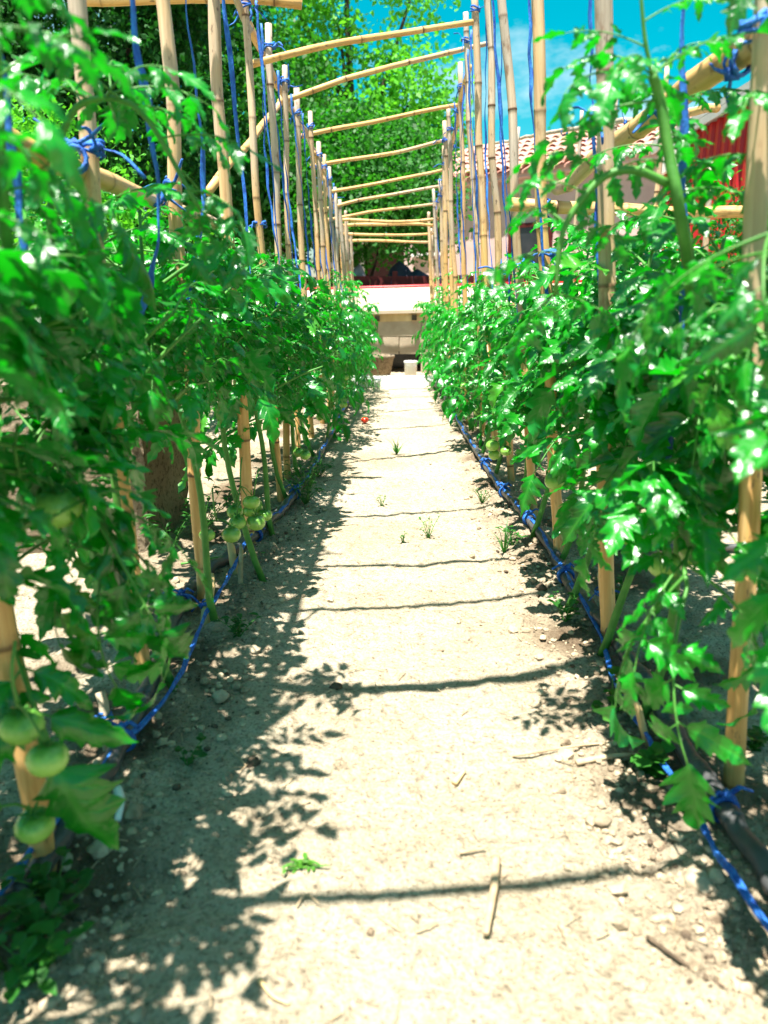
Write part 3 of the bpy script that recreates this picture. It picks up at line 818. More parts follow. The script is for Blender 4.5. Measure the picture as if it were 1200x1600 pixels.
lowL = ([(-.50, 1.03, .50), (-.46, 1.02, .53), (-.43, 1.02, .52), (-.40, 1.01, .48)], .0045, .003, [(.4, -1.2, -.4, 0, .6), (.7, -2.4, -.6, .3, .7), (1, -1.4, -1.0, 0, .78), (1, -.5, -.8, 0, .66), (1, 3.0, -1.0, 0, .72), (.8, 2.4, -.9, 0, .6)])
shootL = ([(-.54, 1.22, .75), (-.51, 1.2, .965), (-.47, 1.2, 1.059), (-.431, 1.2, 1.08), (-.385, 1.2, 1.075), (-.351, 1.2, 1.042), (-.318, 1.2, .982), (-.29, 1.2, .93)], .0058, .003,
          [(.3, -.4, .4, 0, .6), (.35, .6, .5, 0, .55), (.4, 2.2, .2, 0, .5), (.42, -1.4, .2, .3, .55), (.47, -2.3, .3, 0, .5), (.54, 2.6, .3, 0, .45), (.5, .4, .8, 0, .45), (.58, -.9, -.1, 0, .42), (.66, .9, .5, .2, .36), (.75, -1.6, .0, .3, .42), (.84, -.4, -.5, 0, .45), (.92, -2.0, -.3, 0, .4), (1, -1.0, -.8, 0, .42), (1, .3, -.2, 0, .36)])
nearL = ([(-.48, .78, .80), (-.455, .78, .90), (-.43, .78, 1.0), (-.42, .78, 1.08)], .006, .004, [(.3, -1.5, -.2, 0, .5), (.5, -.6, .1, 0, .5), (.65, -2.2, -.1, .3, .5), (.8, -1.2, .2, 0, .45), (1, -.8, .3, 0, .45), (1, -2.0, .2, 0, .45)])
shootL0 = ([(-.53, 1.08, .72), (-.462, .95, .924), (-.436, .95, 1.2)], .009, .006,
           [(.5, -1.3, .1, 0, .42), (.62, .3, .2, 0, .4), (.72, -1.8, .3, .2, .45), (.8, -.7, .2, 0, .36), (.9, -2.2, .3, 0, .4), (1, -1.2, .5, 0, .4)])
LP = [(-.48, .47, .95), (-.50, .75, .92), (-.50, 1.05, 1.02), (-.46, 1.40, .98), (-.43, 1.75, .98), (-.40, 2.10, 1.0), (-.41, 2.52, 1.0), (-.42, 2.95, .98), (-.42, 3.4, .97), (-.42, 3.85, .97)]
RP = [(.60, .97, .98), (.47, 1.30, .90), (.49, 1.60, .88), (.47, 1.87, .95), (.49, 2.2, .96), (.49, 2.50, .96), (.48, 2.92, .95), (.47, 3.4, .95), (.46, 3.85, .95)]
LTXT = ['tomato plant leaning in at the lower left corner, mostly out of view',
        'tomato plant at the left edge with large green tomatoes, hanging over the blue twine',
        'tomato plant with a tall arching shoot at the upper left',
        'leafy tomato plant of the left row, directly in front of the stone block',
        'tomato plant with a bare green stem and low green tomatoes, fifth of the left row',
        'tomato plant with a hanging cluster of green tomatoes, sixth of the left row',
        'seventh tomato plant from the camera in the left row', 'eighth tomato plant from the camera in the left row',
        'ninth tomato plant from the camera in the left row', 'tenth tomato plant from the camera in the left row']
RTXT = ['tomato plant nearest the camera at the right edge, around the first right stake',
        'tomato plant with thick leaning stem, two green tomatoes and a tall shoot at right',
        'third tomato plant from the camera in the right row', 'tomato plant with a forked stem beside the striped hose, fourth of the right row',
        'fifth tomato plant from the camera in the right row', 'sixth tomato plant from the camera in the right row',
        'seventh tomato plant from the camera in the right row, with pale tomatoes low down',
        'eighth tomato plant from the camera in the right row', 'ninth tomato plant from the camera in the right row']
LTR = [(), ((.40, 2, .028, .06, .05), (.27, 2, .028, .03, .03)), ((.62, 1, .03, .02, -.1),), (), ((.30, 2, .024, -.03, .10),), ((.36, 4, .026, -.02, -.06), (.30, 3, .024, .0, .08)), (), ((.3, 2, .026, .03, 0),), (), ()]
RTR = [(), ((.47, 2, .031, .02, -.04),), ((.4, 2, .026, 0, 0),), (), ((.42, 2, .03, 0, -.05),), (), ((.36, 3, .026, -.06, -.05),), (), ()]
for i, (x, y, h) in enumerate(LP):
    ex = {1: [nearL], 2: [shootL, shootL0, lowL]}.get(i)
    near_plant(x, y, h, -1, 100 + i, LTXT[i], z0=[.66, .40, .36, .46, .52, .54, .42, .34, .28, .24][i], n_main=(15 if i < 6 else 18) if i else 14, n_side=7 if i < 6 else 9, trusses=LTR[i], extra=ex, inner=(.36 if i < 7 else .29) if i > 2 else (.33 if i else .27))
for i, (x, y, h) in enumerate(RP):
    ex = {0: [tipR], 1: [shootR, shootR2, branchR, lowR, midR, climbR, climbR2]}.get(i)
    near_plant(x, y, h, 1, 200 + i, RTXT[i], z0=[.48, .40, .46, .48, .46, .42, .36, .30, .26][i], n_main=17 if i else 16, n_side=8, trusses=RTR[i], extra=ex, inner=.32 if i > 1 else .35,
               lean={0: (-.07, .02), 1: (.10, .12)}.get(i))
rng = random.Random(31)
y = 4.3; k = 9
while y < 8.1:
    for sgn, nm in ((-1, 'left'), (1, 'right')):
        far_plant(sgn * (rowx(y) + (-.02 if sgn > 0 else -.10) + rng.uniform(-.02, .02)), y + rng.uniform(-.05, .05), rng.uniform(.9, 1.0), f'{ORD[k + (sgn < 0)]} tomato plant from the camera in the {nm} row', f'tomato plants of the {nm} row', rng, fruit=2 if k < 13 else 0)
    y += .43; k += 1
y = 1.7; k = 0
while y < 8.6:
    far_plant(1.72 + rng.uniform(-.05, .05), y, rng.uniform(.72, .88), f'{ORD[k]} tomato plant in the back row behind the right row', 'tomato plants of the back row', rng, fruit=1)
    y += .5; k += 1
y = 3.2; k = 0
while y < 8.5:
    far_plant(-1.45 + rng.uniform(-.05, .05), y, rng.uniform(.95, 1.2), f'{ORD[k]} tomato plant in the back row behind the left row', 'tomato plants of the left back row', rng)
    y += .55; k += 1
rt = link('fallen_tomato', TOM_RED); rt.location = (-.20, 5.06, .03); rt.scale = (.025, .025, .025); tag(rt, 'single ripe red tomato at the foot of the left row', 'tomato')
link('calyx', CALYX, rt)

# ------------------------------------------------------------------ bamboo trellis
def cane(a, b, r, rng, sides=12, bend=.012, sag=None):
    """cane from a to b: returns mesh with local +Z along the cane and a matrix placing it"""
    a, b = Vector(a), Vector(b); L = (b - a).length
    mb = MB(); zs = []; nodes = []
    z = rng.uniform(.05, .2)
    while z < L: nodes.append(z); z += rng.uniform(.17, .42)
    stations = [(0, 0)]
    for nz_ in nodes:
        k_ = rng.uniform(.35, 1); stations += [(nz_ - .016, 0), (nz_ - .005, .2 * k_), (nz_ - .002, k_), (nz_ + .002, k_), (nz_ + .006, .35 * k_), (nz_ + .02, 0)]
    m = max(3, int(L / .12))
    stations += [(L * i / m, 0) for i in range(1, m)] + [(L, 0)]
    stations = sorted(s for s in stations if 0 <= s[0] <= L)
    ph = rng.uniform(0, 6); ph2 = rng.uniform(0, 6); pts = []; rad = []; att = []
    ks = [0] + nodes + [L]; ko = [(0, 0)] + [(rng.gauss(0, .0035), rng.gauss(0, .0035)) for _ in nodes] + [(0, 0)]
    for s, nd in stations:
        t = s / L
        q_ = max(k for k in range(len(ks) - 1) if ks[k] <= s + 1e-9); w_ = (s - ks[q_]) / max(ks[q_ + 1] - ks[q_], 1e-6)
        kx = ko[q_][0] * (1 - w_) + ko[q_ + 1][0] * w_; ky = ko[q_][1] * (1 - w_) + ko[q_ + 1][1] * w_
        pts.append((kx + bend * math.sin(math.pi * t) * math.cos(ph) + .003 * math.sin(s * 9 + ph2), ky + bend * math.sin(math.pi * t) * math.sin(ph) + .003 * math.cos(s * 8 + ph), s))
        rad.append(r * (1.06 - .14 * t) * (1 + .10 * nd) * (1 + .03 * math.sin(s * 23 + ph))); att.append(nd)
    q = (b - a).to_track_quat('Z', 'Y')
    if sag is not None:
        so = q.inverted() @ Vector(sag)
        pts = [Vector(p) + so * math.sin(math.pi * p[2] / L) for p in pts]
        mb.tube(pts, rad, sides, att=att)
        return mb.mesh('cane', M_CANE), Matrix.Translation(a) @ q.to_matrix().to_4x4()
    mb.tube(pts, rad, sides, att=att)
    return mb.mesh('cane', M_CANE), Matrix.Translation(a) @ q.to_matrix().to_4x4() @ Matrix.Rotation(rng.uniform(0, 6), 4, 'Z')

def lashing_mesh(rng, r):
    mb = MB(); pts = []
    for i in range(46):
        a = i / 45 * 6.28 * 3.2
        pts.append((math.cos(a) * (r + .003 + .002 * math.sin(a * 2.3)), math.sin(a) * (r + .003), -.012 + .024 * i / 45 + .004 * math.sin(a * 1.7)))
    mb.tube(pts, .0042, 5, flat=.6)
    k = Vector((r + .006, 0, 0))
    mb.tube([k + Vector((-.004, -.012, -.006)), k + Vector((.006, 0, .004)), k + Vector((-.002, .012, .002))], [.005, .008, .005], 6)
    for s in (-1, 1):
        e = Vector((.03 + rng.uniform(0, .03), s * rng.uniform(.03, .07), rng.uniform(-.05, .02)))
        mb.tube(smoothpath([k, k + e * .5 + Vector((0, 0, .015)), k + e], 6), .004, 5, flat=.45, twist=1.5)
    return mb.mesh('twine_lashing', M_TWINE)
rngC = random.Random(5)
LASH = [lashing_mesh(rngC, .0178) for _ in range(6)]
def lash(parent, zl):
    """lashing on a cane at local height zl"""
    return link('twine_lashing', rngC.choice(LASH), parent, Matrix.Translation((0, 0, zl)) @ Matrix.Rotation(rngC.uniform(0, 6.28), 4, 'Z') @ Matrix.Rotation(rngC.uniform(-.5, .5), 4, 'X'))

# stakes: (base x, base y, top x, top y, top z)
LS = [(-.51, .91, -.50, .91, 1.9), (-.545, 1.47, -.555, 1.5, 1.92), (-.53, 1.94, -.535, 1.94, 1.93), (-.48, 2.42, -.515, 2.42, 1.90), (-.46, 2.96, -.522, 2.96, 1.84), (-.49, 3.41, -.51, 3.43, 1.87), (-.51, 3.95, -.52, 3.95, 1.86), (-.50, 4.5, -.53, 4.5, 1.90)]
RS = [(.58, 1.12, .37, 1.12, 2.15), (.52, 1.67, .325, 1.67, 2.2), (.53, 2.27, .31, 2.27, 2.2), (.54, 2.78, .29, 2.78, 2.22), (.55, 3.38, .33, 3.38, 2.2), (.545, 3.9, .345, 3.9, 2.2), (.54, 4.5, .36, 4.5, 2.25)]
yy = 5.0
while yy < 9.0:
    f = (yy - 5) / 4
    LS.append((-rowx(yy) + .02, yy, -.50 + .02 * rngC.uniform(-1, 1), yy, 1.86 - .33 * f + rngC.uniform(-.03, .04)))
    RS.append((rowx(yy) - .0, yy + .05, .37 + .03 * rngC.uniform(-1, 1), yy + .05, 2.12 - .55 * f + rngC.uniform(-.04, .05)))
    yy += rngC.uniform(.36, .48)
def stake(i, s, nm):
    bx, by, tx, ty, tz = s
    gz = ground_z(bx, by)
    me, m = cane((bx, by, gz - .08), (tx, ty, tz), .0168 * rngC.uniform(.82, 1.10), rngC)
    o = link('bamboo_stake', me, None, m)
    tag(o, f'{ORD[i]} upright bamboo stake of the {nm} row, counted from the camera', 'bamboo stake', f'bamboo stakes of the {nm} row')
    L = math.dist((bx, by, gz - .08), (tx, ty, tz))
    return o, L
stL = [stake(i, s, 'left') for i, s in enumerate(LS)]
stR = [stake(i, s, 'right') for i, s in enumerate(RS)]
for i, (o, L) in enumerate(stL):
    if i < 12: lash(o, min(L - .06, 1.86 if i < 8 else L - .08))
    if i in (1, 2, 4): lash(o, 1.13)
for i, (o, L) in enumerate(stR):
    if i < 13: lash(o, L - .13)
    if i in (0, 1, 2, 3, 4): lash(o, 1.22 if i < 2 else 1.0)

# crossbars overhead: (y, zl, zr, xl, xr)
CB = [((-.62, .40, 1.80), (.46, .55, 2.02)), ((-.60, 1.02, 1.80), (.46, 1.2, 2.04)), ((-.60, 1.42, 1.80), (.48, 1.62, 2.06)), ((-.60, 1.80, 1.80), (.45, 1.9, 2.06)), ((-.62, 2.3, 1.79), (.46, 2.62, 2.06)),
      ((-.57, 3.33, 1.70), (.34, 3.82, 1.99)), ((-.60, 4.28, 1.78), (.54, 4.78, 2.19)), ((-.58, 5.08, 1.775), (.40, 5.46, 2.03)), ((-.62, 5.97, 1.75), (.45, 6.28, 1.985)), ((-.60, 6.62, 1.645), (.44, 6.95, 1.88)), ((-.68, 7.05, 1.565), (.45, 7.3, 1.80)), ((-.66, 7.45, 1.52), (.46, 7.68, 1.70)),
      ((-.58, 7.8, 1.56), (.42, 7.85, 1.57)), ((-.56, 8.2, 1.54), (.42, 8.2, 1.54)), ((-.58, 8.6, 1.50), (.42, 8.62, 1.50)), ((-.56, 9.0, 1.46), (.40, 9.0, 1.44))]
for i, (ca, cb_) in enumerate(CB):
    me, m = cane(ca, cb_, (.0185 if i == 1 else .0105 if i < 5 else .0142) * rngC.uniform(.85, 1.1), rngC, bend=.015 if i < 5 else .022, sag=(0, -.10 if i == 1 else -.05, 0) if i < 5 else None)
    o = link('bamboo_crossbar', me, None, m)
    tag(o, f'{ORD[i]} bamboo crossbar over the path, counted from the camera', 'crossbar', 'bamboo crossbars over the path')
# the cane seen level at the top left
me, m = cane((-1.10, 2.97, 1.80), (-.33, 3.02, 1.80), .018, rngC); o = link('bamboo_crossbar', me, None, m)
tag(o, 'short level bamboo bar at the top left edge, running left from the row', 'crossbar')
# rails along the rows
def rail(pts, r, label, lashes=()):
    for a, b in [pts]:
        me, m = cane(a, b, r, rngC, bend=.015); o = link('bamboo_rail', me, None, m); tag(o, label, 'bamboo rail')
        for z in lashes: lash(o, z)
rail(((-.575, .55, 1.05), (-.56, 2.55, 1.03)), .019, 'bamboo rail tied low along the near left stakes', (.3, .5, .9, 1.35))
rail(((-.545, .78, 1.80), (-.535, 3.15, 1.765)), .013, 'upper bamboo rail along the near left stakes')
rail(((-.55, 2.9, 1.815), (-.545, 5.6, 1.78)), .016, 'upper bamboo rail along the middle left stakes, crossing blue knots', (.25, .75, 1.2, 1.65))
rail(((-.54, 5.4, 1.74), (-.53, 9.0, 1.47)), .015, 'upper bamboo rail along the far left stakes', (.4, .9, 1.5, 2.1))
rail(((.56, .75, 1.175), (.545, 2.75, 1.165)), .024, 'thick pale bamboo rail along the near right stakes', (.38, .62, .95))
rail(((.40, 4.6, 2.02), (.39, 9.0, 1.45)), .014, 'upper bamboo rail along the far right stakes', (.6, 1.3, 2.0, 2.7))
rail(((.38, 2.68, 1.105), (1.66, 2.80, 1.10)), .020, 'cut bamboo cane tied from the right row towards the back row', (.12,))
rail(((-.66, 2.85, 1.17), (-.60, 4.65, 1.93)), .015, 'diagonal bamboo brace leaning along the left stakes')
rail(((1.30, 3.4, 1.55), (1.22, 10.5, 2.72)), .016, 'long thin bamboo rail sloping over the back row at right', (1.2, 2.0, 2.9))
# back-row stakes
for i, (x, y, h) in enumerate(((1.72, 2.0, 1.5), (1.70, 2.75, 1.35), (1.70, 3.5, 1.75), (1.68, 4.3, 1.5), (1.70, 5.2, 2.2), (1.66, 6.2, 2.25), (1.66, 7.3, 2.4), (1.25, 8.2, 2.45))):
    me, m = cane((x, y, -.05), (x - .04, y, h), .017, rngC); o = link('bamboo_stake', me, None, m)
    tag(o, f'{ORD[i]} bamboo stake of the back row behind the right row', 'bamboo stake', 'bamboo stakes of the back row')

# ------------------------------------------------------------------ blue twine
def twine(pts, label, group, rw=.0055, n=None, seed=0, flat=.28):
    rng = random.Random(seed); P = smoothpath(pts, n or 34)
    P = [p + Vector((.0025 * math.sin(i * 1.3 + seed), .0025 * math.cos(i * 1.1), 0)) for i, p in enumerate(P)]
    mb = MB(); mb.tube(P, [rw * (1 + .22 * math.sin(i * .9 + seed)) for i in range(len(P))], 8, flat=flat, twist=rng.uniform(3, 7))
    o = mb.build('blue_twine', M_TWINE); tag(o, label, 'twine', group)
    return o
TL = [((-.462, 1.45, 1.80), (-.446, 1.45, 1.29), (-.425, 1.45, .96), (-.47, 1.42, .75)),
      ((-.492, 1.93, 1.80), (-.476, 1.95, 1.456), (-.46, 1.95, 1.067), (-.50, 1.85, .75)),
      ((-.49, 2.4, 1.80), (-.479, 2.4, 1.607), (-.441, 2.4, .895), (-.47, 2.3, .7)),
      ((-.478, 2.95, 1.79), (-.473, 2.95, 1.675), (-.433, 2.95, .961), (-.46, 2.9, .7)),
      ((-.50, 1.0, 1.80), (-.475, 1.0, 1.2), (-.475, 1.02, .8))]
for y in (3.2, 3.55, 3.8, 4.2, 4.6, 5.1, 5.6, 6.1, 6.7, 7.3):
    TL.append(((-.52 + rngC.uniform(-.02, .02), y, 1.80 - .05 * max(0, y - 5.4)), (-.49 + rngC.uniform(-.02, .02), y + .03, 1.3), (-.44, y + rngC.uniform(-.06, .06), .75)))
TR = [((.41, 1.3, 2.03), (.432, 1.3, 1.234), (.478, 1.3, .78), (.475, 1.31, .4)), ((.375, 1.68, 2.03), (.383, 1.7, 1.37), (.412, 1.7, 1.08), (.46, 1.66, .6)), ((.33, 2.25, 2.04), (.347, 2.25, 1.553), (.372, 2.25, 1.25), (.45, 2.25, .7)),
      ((.295, 2.75, 2.05), (.307, 2.75, 1.72), (.365, 2.75, 1.25), (.45, 2.8, .7))]
for y in (3.1, 3.38, 3.7, 4.1, 4.4, 4.8, 5.3, 5.8, 6.4, 7.0, 7.7):
    TR.append(((.37 + rngC.uniform(-.02, .02), y, 2.05 - .12 * max(0, y - 5)), (.40 + rngC.uniform(-.02, .02), y + rngC.uniform(-.05, .1), 1.45), (.46, y + rngC.uniform(-.08, .08), .8)))
TLn = sorted(range(len(TL)), key=lambda k: TL[k][0][1]); TRn = sorted(range(len(TR)), key=lambda k: TR[k][0][1])
for j, k in enumerate(TLn): twine(TL[k], f'{ORD[j]} blue twine hanging down the left row, counted from the camera', 'blue twines hanging in the left row', seed=k, rw=.0068 if j < 4 else .0052)
for j, k in enumerate(TRn): twine(TR[k], f'{ORD[j]} blue twine hanging down the right row, counted from the camera', 'blue twines hanging in the right row', seed=20 + k, rw=.0068 if j < 2 else .0052)

# ------------------------------------------------------------------ hoses and the twine beside them
def hose(ctrl, label, r=.0165, n=160, z=.004):
    P = smoothpath([(x, y, 0) for x, y in ctrl], n)
    P = [Vector((p.x, p.y, max(ground_z(p.x + dx_, p.y) for dx_ in (-.012, 0, .012)) * .75 + r * .8 + z + .010 + .004 * math.sin(p.y * 5))) for p in P]
    mb = MB(); mb.tube(P, r, 12); o = mb.build('drip_hose', M_HOSE); tag(o, label, 'hose')
    # couplers and emitters
    for i in range(6, n, 9):
        t = (P[min(i + 1, n)] - P[i]).normalized()
        m2 = MB(); m2.tube([P[i] - t * .012, P[i] - t * .008, P[i] + t * .008, P[i] + t * .012], [r * 1.02, r * 1.13, r * 1.13, r * 1.02], 12)
        if P[i].y < 4.2: m2.build('hose_ring', M_HOSE, o)
    return P, o
HR, ho = hose([(.60, .30), (.565, .6), (.525, .88), (.52, 1.05), (.515, 1.22), (.52, 1.45), (.515, 1.67), (.495, 1.95), (.505, 2.33), (.475, 2.8), (.455, 3.2), (.43, 4.2), (.42, 6), (.4, 8)], 'black irrigation hose lying along the right row')
HL, hl = hose([(-.60, .3), (-.55, .62), (-.50, .9), (-.485, 1.15), (-.50, 1.4), (-.55, 1.75), (-.56, 2.05), (-.48, 2.4), (-.425, 2.75), (-.40, 3.2), (-.385, 4.2), (-.38, 6), (-.38, 8)], 'black irrigation hose lying along the left row')
def groundtwine(ctrl, label, r=.0058, seed=1):
    P = smoothpath(ctrl, 150); P = [Vector((p.x + .003 * math.sin(i * .6), p.y, p.z + ground_z(p.x, p.y) * .5)) for i, p in enumerate(P)]
    mb = MB()
    for q in (0, math.pi):      # two twisted strands
        mb.tube([p + Vector((math.cos(i * .55 + q), 0, math.sin(i * .55 + q))) * .0027 for i, p in enumerate(P)], .0037, 6)
    o = mb.build('blue_twine', M_TWINE); tag(o, label, 'twine', 'blue twines along the hoses'); return o
def along(P, y0, y1, step, dx, dz=.013):
    out = []; y = y0; q = 0
    while y < y1:
        p = min(P, key=lambda t: abs(t.y - y)); q += 1
        out.append((p.x + dx * (1 if q % 2 else .35), p.y, p.z - ground_z(p.x, p.y) * .5 + dz)); y += step
    return out
gl = groundtwine([(-.60, .5, .045), (-.52, .80, .045), (-.515, .9, .05), (-.485, 1.13, .04), (-.45, 1.42, .035), (-.465, 1.75, .05), (-.455, 2.0, .06)] + along(HL, 2.35, 6.0, .22, .012), 'blue twine stretched beside the left hose')
gr = groundtwine([(.53, .5, .025), (.478, .86, .03), (.468, 1.0, .025), (.468, 1.18, .03), (.455, 1.35, .03), (.49, 1.62, .02)] + along(HR, 1.85, 6.0, .22, -.012), 'blue twine stretched beside the right hose')
def tie(parent, c, ax, r=.017, seed=0):
    rng = random.Random(seed); c = Vector(c); ax = Vector(ax).normalized(); u = Vector((0, 0, 1)); s = ax.cross(u)
    mb = MB()
    for k in range(2):
        cc = c + ax * (.009 * k)
        mb.tube([cc + s * math.cos(a) * (r + .004) + u * math.sin(a) * (r + .004) for a in np.linspace(0, 6.28, 18)], .0045, 5, cap=False)
    top = c + u * (r + .008)
    mb.tube([top - s * .008, top + u * .005, top + s * .009], [.005, .008, .005], 6)
    for q in (1, -1):
        e = s * rng.uniform(.02, .05) * q + ax * rng.uniform(-.02, .02)
        mb.tube([top, top + e * .5 + u * .012, top + e], [.006, .0055, .005], 5, flat=.5)
    mb.build('twine_tie', M_TWINE, parent)
for i, (yy_) in enumerate((1.02, 2.05, 2.62, 3.05, 3.6)):
    k = min(range(len(HR)), key=lambda q: abs(HR[q].y - yy_)); tie(gr, HR[k], HR[k + 1] - HR[k], seed=i)
for i, (yy_) in enumerate((1.19, 1.86, 2.45, 3.0)):
    k = min(range(len(HL)), key=lambda q: abs(HL[q].y - yy_)); tie(gl, HL[k], HL[k + 1] - HL[k], seed=10 + i)
# cross hose in the gap behind the right row
P = smoothpath([(.62, 2.34, .02), (.9, 2.36, .025), (1.3, 2.38, .02), (1.75, 2.4, .02)], 20); mb = MB(); mb.tube(P, .012, 10)
tag(mb.build('drip_hose', M_HOSE), 'black hose crossing the bare soil behind the right row', 'hose')

# pegs and split stakes stuck beside the hoses
def peg(a, b, r, label, mat=None, ring=None, taper=.5):
    a, b = Vector(a), Vector(b); rng = random.Random(int(a.y * 1000)); L = (b - a).length
    mb = MB(); mb.tube([(0, 0, 0), (.002, 0, L * .5), (0, .002, L * .85), (r * .3, 0, L)], [r, r * .95, r * .85, r * taper], 7, flat=.7)
    o = link('wooden_peg', mb.mesh('wooden_peg', mat or M_WOOD), None, Matrix.Translation(a) @ (b - a).to_track_quat('Z', 'Y').to_matrix().to_4x4())
    tag(o, label, 'peg')
    if ring: link('twine_lashing', rngC.choice(LASH), o, Matrix.Translation((0, 0, ring)) @ Matrix.Scale(r / .019, 4))
peg((-.515, 1.20, -.03), (-.535, 1.24, .11), .011, 'pale peg with a blue twine loop beside the left hose', M_STONE, .10, .9)
peg((-.475, 1.70, -.03), (-.475, 1.86, .11), .014, 'split wooden peg leaning behind the left twine', M_WOOD, .12)
peg((-.465, 2.12, -.02), (-.50, 2.18, .10), .014, 'splintered wooden stub in the left row near the tomatoes', M_WOOD)
peg((-.44, 2.02, .0), (-.455, 2.14, .10), .008, 'thin splinter of wood leaning on the left twine', M_DRY)
peg((.545, 1.80, -.05), (.52, 1.80, .14), .014, 'short grey peg with blue loops beside the second right stake', M_STONE, .14, .95)
peg((.475, 1.24, .0), (.44, 1.24, .10), .011, 'orange wood splinter beside the leaning tomato stem at right', M_WOOD)

# ------------------------------------------------------------------ weeds, stones, sticks, soil crumbs
def weed(x, y, label, seed, h=.06, n=6, lw=.018, ll=.03, grass=False, parts=True):
    rng = random.Random(seed); z = ground_z(x, y)
    root = empty('weed', (x, y, z - .003)); tag(root, label, 'weed', 'small weeds on the soil')
    st = MB(); lf = MB()
    for s in range(n):
        a = rng.uniform(0, 6.28); ln = h * rng.uniform(.6, 1.2); out = rng.uniform(.2, .9)
        e = Vector((math.cos(a) * ln * out, math.sin(a) * ln * out, ln * (1 - .35 * out)))
        if grass:
            sd = Vector((-math.sin(a), math.cos(a), 0)) * .0022; pts = [Vector((0, 0, 0)), e * .5 + Vector((0, 0, ln * .2)), e * 1.1]
            lf.add([pts[0] - sd, pts[0] + sd, pts[1] + sd * .9, pts[1] - sd * .9, pts[2]], [(0, 1, 2, 3), (3, 2, 4)]); continue
        P = smoothpath([(0, 0, 0), e * .5 + Vector((0, 0, ln * .1)), e], 5); st.tube(P, [.0016 - .00018 * i for i in range(6)], 4)
        for q in range(5):
            p = P[1 + q] if q < 5 else e; an = a + q * 2.3 + rng.uniform(-.5, .5); l = ll * rng.uniform(.6, 1.1) * (.6 + .12 * q); wv = lw * rng.uniform(.7, 1.1) * (.6 + .1 * q) * .5
            d = Vector((math.cos(an), math.sin(an), rng.uniform(.0, .6))).normalized(); sd = Vector((-d.y, d.x, 0)).normalized() * wv; up = Vector((0, 0, l * .12))
            lf.add([p, p + d * l * .3 + sd * .9 + up, p + d * l * .3, p + d * l * .3 - sd * .9 + up, p + d * l * .65 + sd + up * .6, p + d * l * .65 - up * .3, p + d * l * .65 - sd + up * .6, p + d * l - up], [(0, 2, 1), (0, 3, 2), (1, 2, 5, 4), (2, 3, 6, 5), (4, 5, 7), (5, 6, 7)])
    if seed == 5: root.scale = (1.3, .8, .4)
    if st.v: st.build('stem', M_STEM, root)
    lf.build('leaves', M_WEED, root)
weed(-.37, 1.176, 'small seedling with round leaves in the left shade beside the path', 1, .05, 3, .02, .02)
weed(.43, 1.76, 'pale green weed beside the striped hose at right', 2, .07, 7, .02, .03)
weed(.12, 2.50, 'thin upright weed in the middle of the path', 3, .09, 6, .008, .018)
weed(.03, 2.46, 'tiny weed left of the thin upright weed on the path', 4, .04, 4, .008, .014)
weed(-.135, .925, 'trampled green weed lying on the near crossbar shadow', 5, .035, 7, .006, .022)
weed(.013, 4.03, 'low grass patch in the middle of the far path', 6, .09, 30, grass=True)
weed(-.377, 1.69, 'leafy weed at the foot of the bare tomato stem, left', 7, .06, 8, .014, .03)
weed(.429, 1.33, 'weed with lobed leaves at the foot of the leaning stem, right', 8, .09, 7, .022, .035)
weed(.455, 1.16, 'round leaved weed against the right twine', 9, .05, 5, .035, .04)
weed(-.455, .79, 'broad leaved weed at the lower left corner', 10, .07, 12, .018, .03)
weed(-.43, .72, 'second broad leaved weed at the lower left edge', 11, .07, 12, .018, .03)
weed(-.47, .86, 'dark weed under the left twine near the corner', 12, .07, 9, .02, .03)
weed(.47, 1.05, 'small weed under the blue knot of the right hose', 13, .035, 5, .02, .03)
weed(.36, 2.35, 'grassy weed at the right edge of the path', 14, .11, 16, grass=True)
weed(.40, 2.42, 'leafy weed among the grass at the right edge', 15, .07, 6, .014, .03)
weed(-.36, 2.95, 'dense leafy weed at the left edge of the path', 16, .14, 16, .016, .03)
weed(-.37, 3.15, 'second dense weed further along the left edge', 17, .14, 16, .016, .03)
weed(-.36, 3.45, 'third dense weed further along the left edge', 18, .12, 12, .016, .03)
weed(-.74, 2.36, 'pale leafy weeds growing against the stone block', 19, .16, 14, .016, .04)
weed(-.68, 2.55, 'tall pale weed behind the left stakes near the block', 20, .18, 14, .016, .04)
weed(-.05, 2.95, 'tiny upright weed left of the path centre', 21, .05, 5, .008, .014)
weed(.62, 1.95, 'green weed behind the second right stake', 22, .08, 8, .02, .03)
weed(.36, 3.0, 'fine weed under the right plants along the path', 23, .07, 12, .008, .016)
weed(.66, 1.22, 'small weed at the foot of the first right stake', 24, .04, 6, .02, .03)

def lump(mb, c, r, rng, sub=None):
    t = (1 + 5 ** .5) / 2
    vs = [(-1, t, 0), (1, t, 0), (-1, -t, 0), (1, -t, 0), (0, -1, t), (0, 1, t), (0, -1, -t), (0, 1, -t), (t, 0, -1), (t, 0, 1), (-t, 0, -1), (-t, 0, 1)]
    fs = [(0, 11, 5), (0, 5, 1), (0, 1, 7), (0, 7, 10), (0, 10, 11), (1, 5, 9), (5, 11, 4), (11, 10, 2), (10, 7, 6), (7, 1, 8), (3, 9, 4), (3, 4, 2), (3, 2, 6), (3, 6, 8), (3, 8, 9), (4, 9, 5), (2, 4, 11), (6, 2, 10), (8, 6, 7), (9, 8, 1)]
    s = (rng.uniform(.7, 1.3), rng.uniform(.7, 1.2), rng.uniform(.5, .85)); a = rng.uniform(0, 6.28); ca, sa = math.cos(a), math.sin(a)
    out = []
    for v in vs:
        k = rng.uniform(.72, 1.12) * r / 1.9; x, y, z = v[0] * s[0] * k, v[1] * s[1] * k, v[2] * s[2] * k
        out.append((c[0] + x * ca - y * sa, c[1] + x * sa + y * ca, c[2] + z))
    mb.add(out, fs)
rng = random.Random(91); mb = MB()
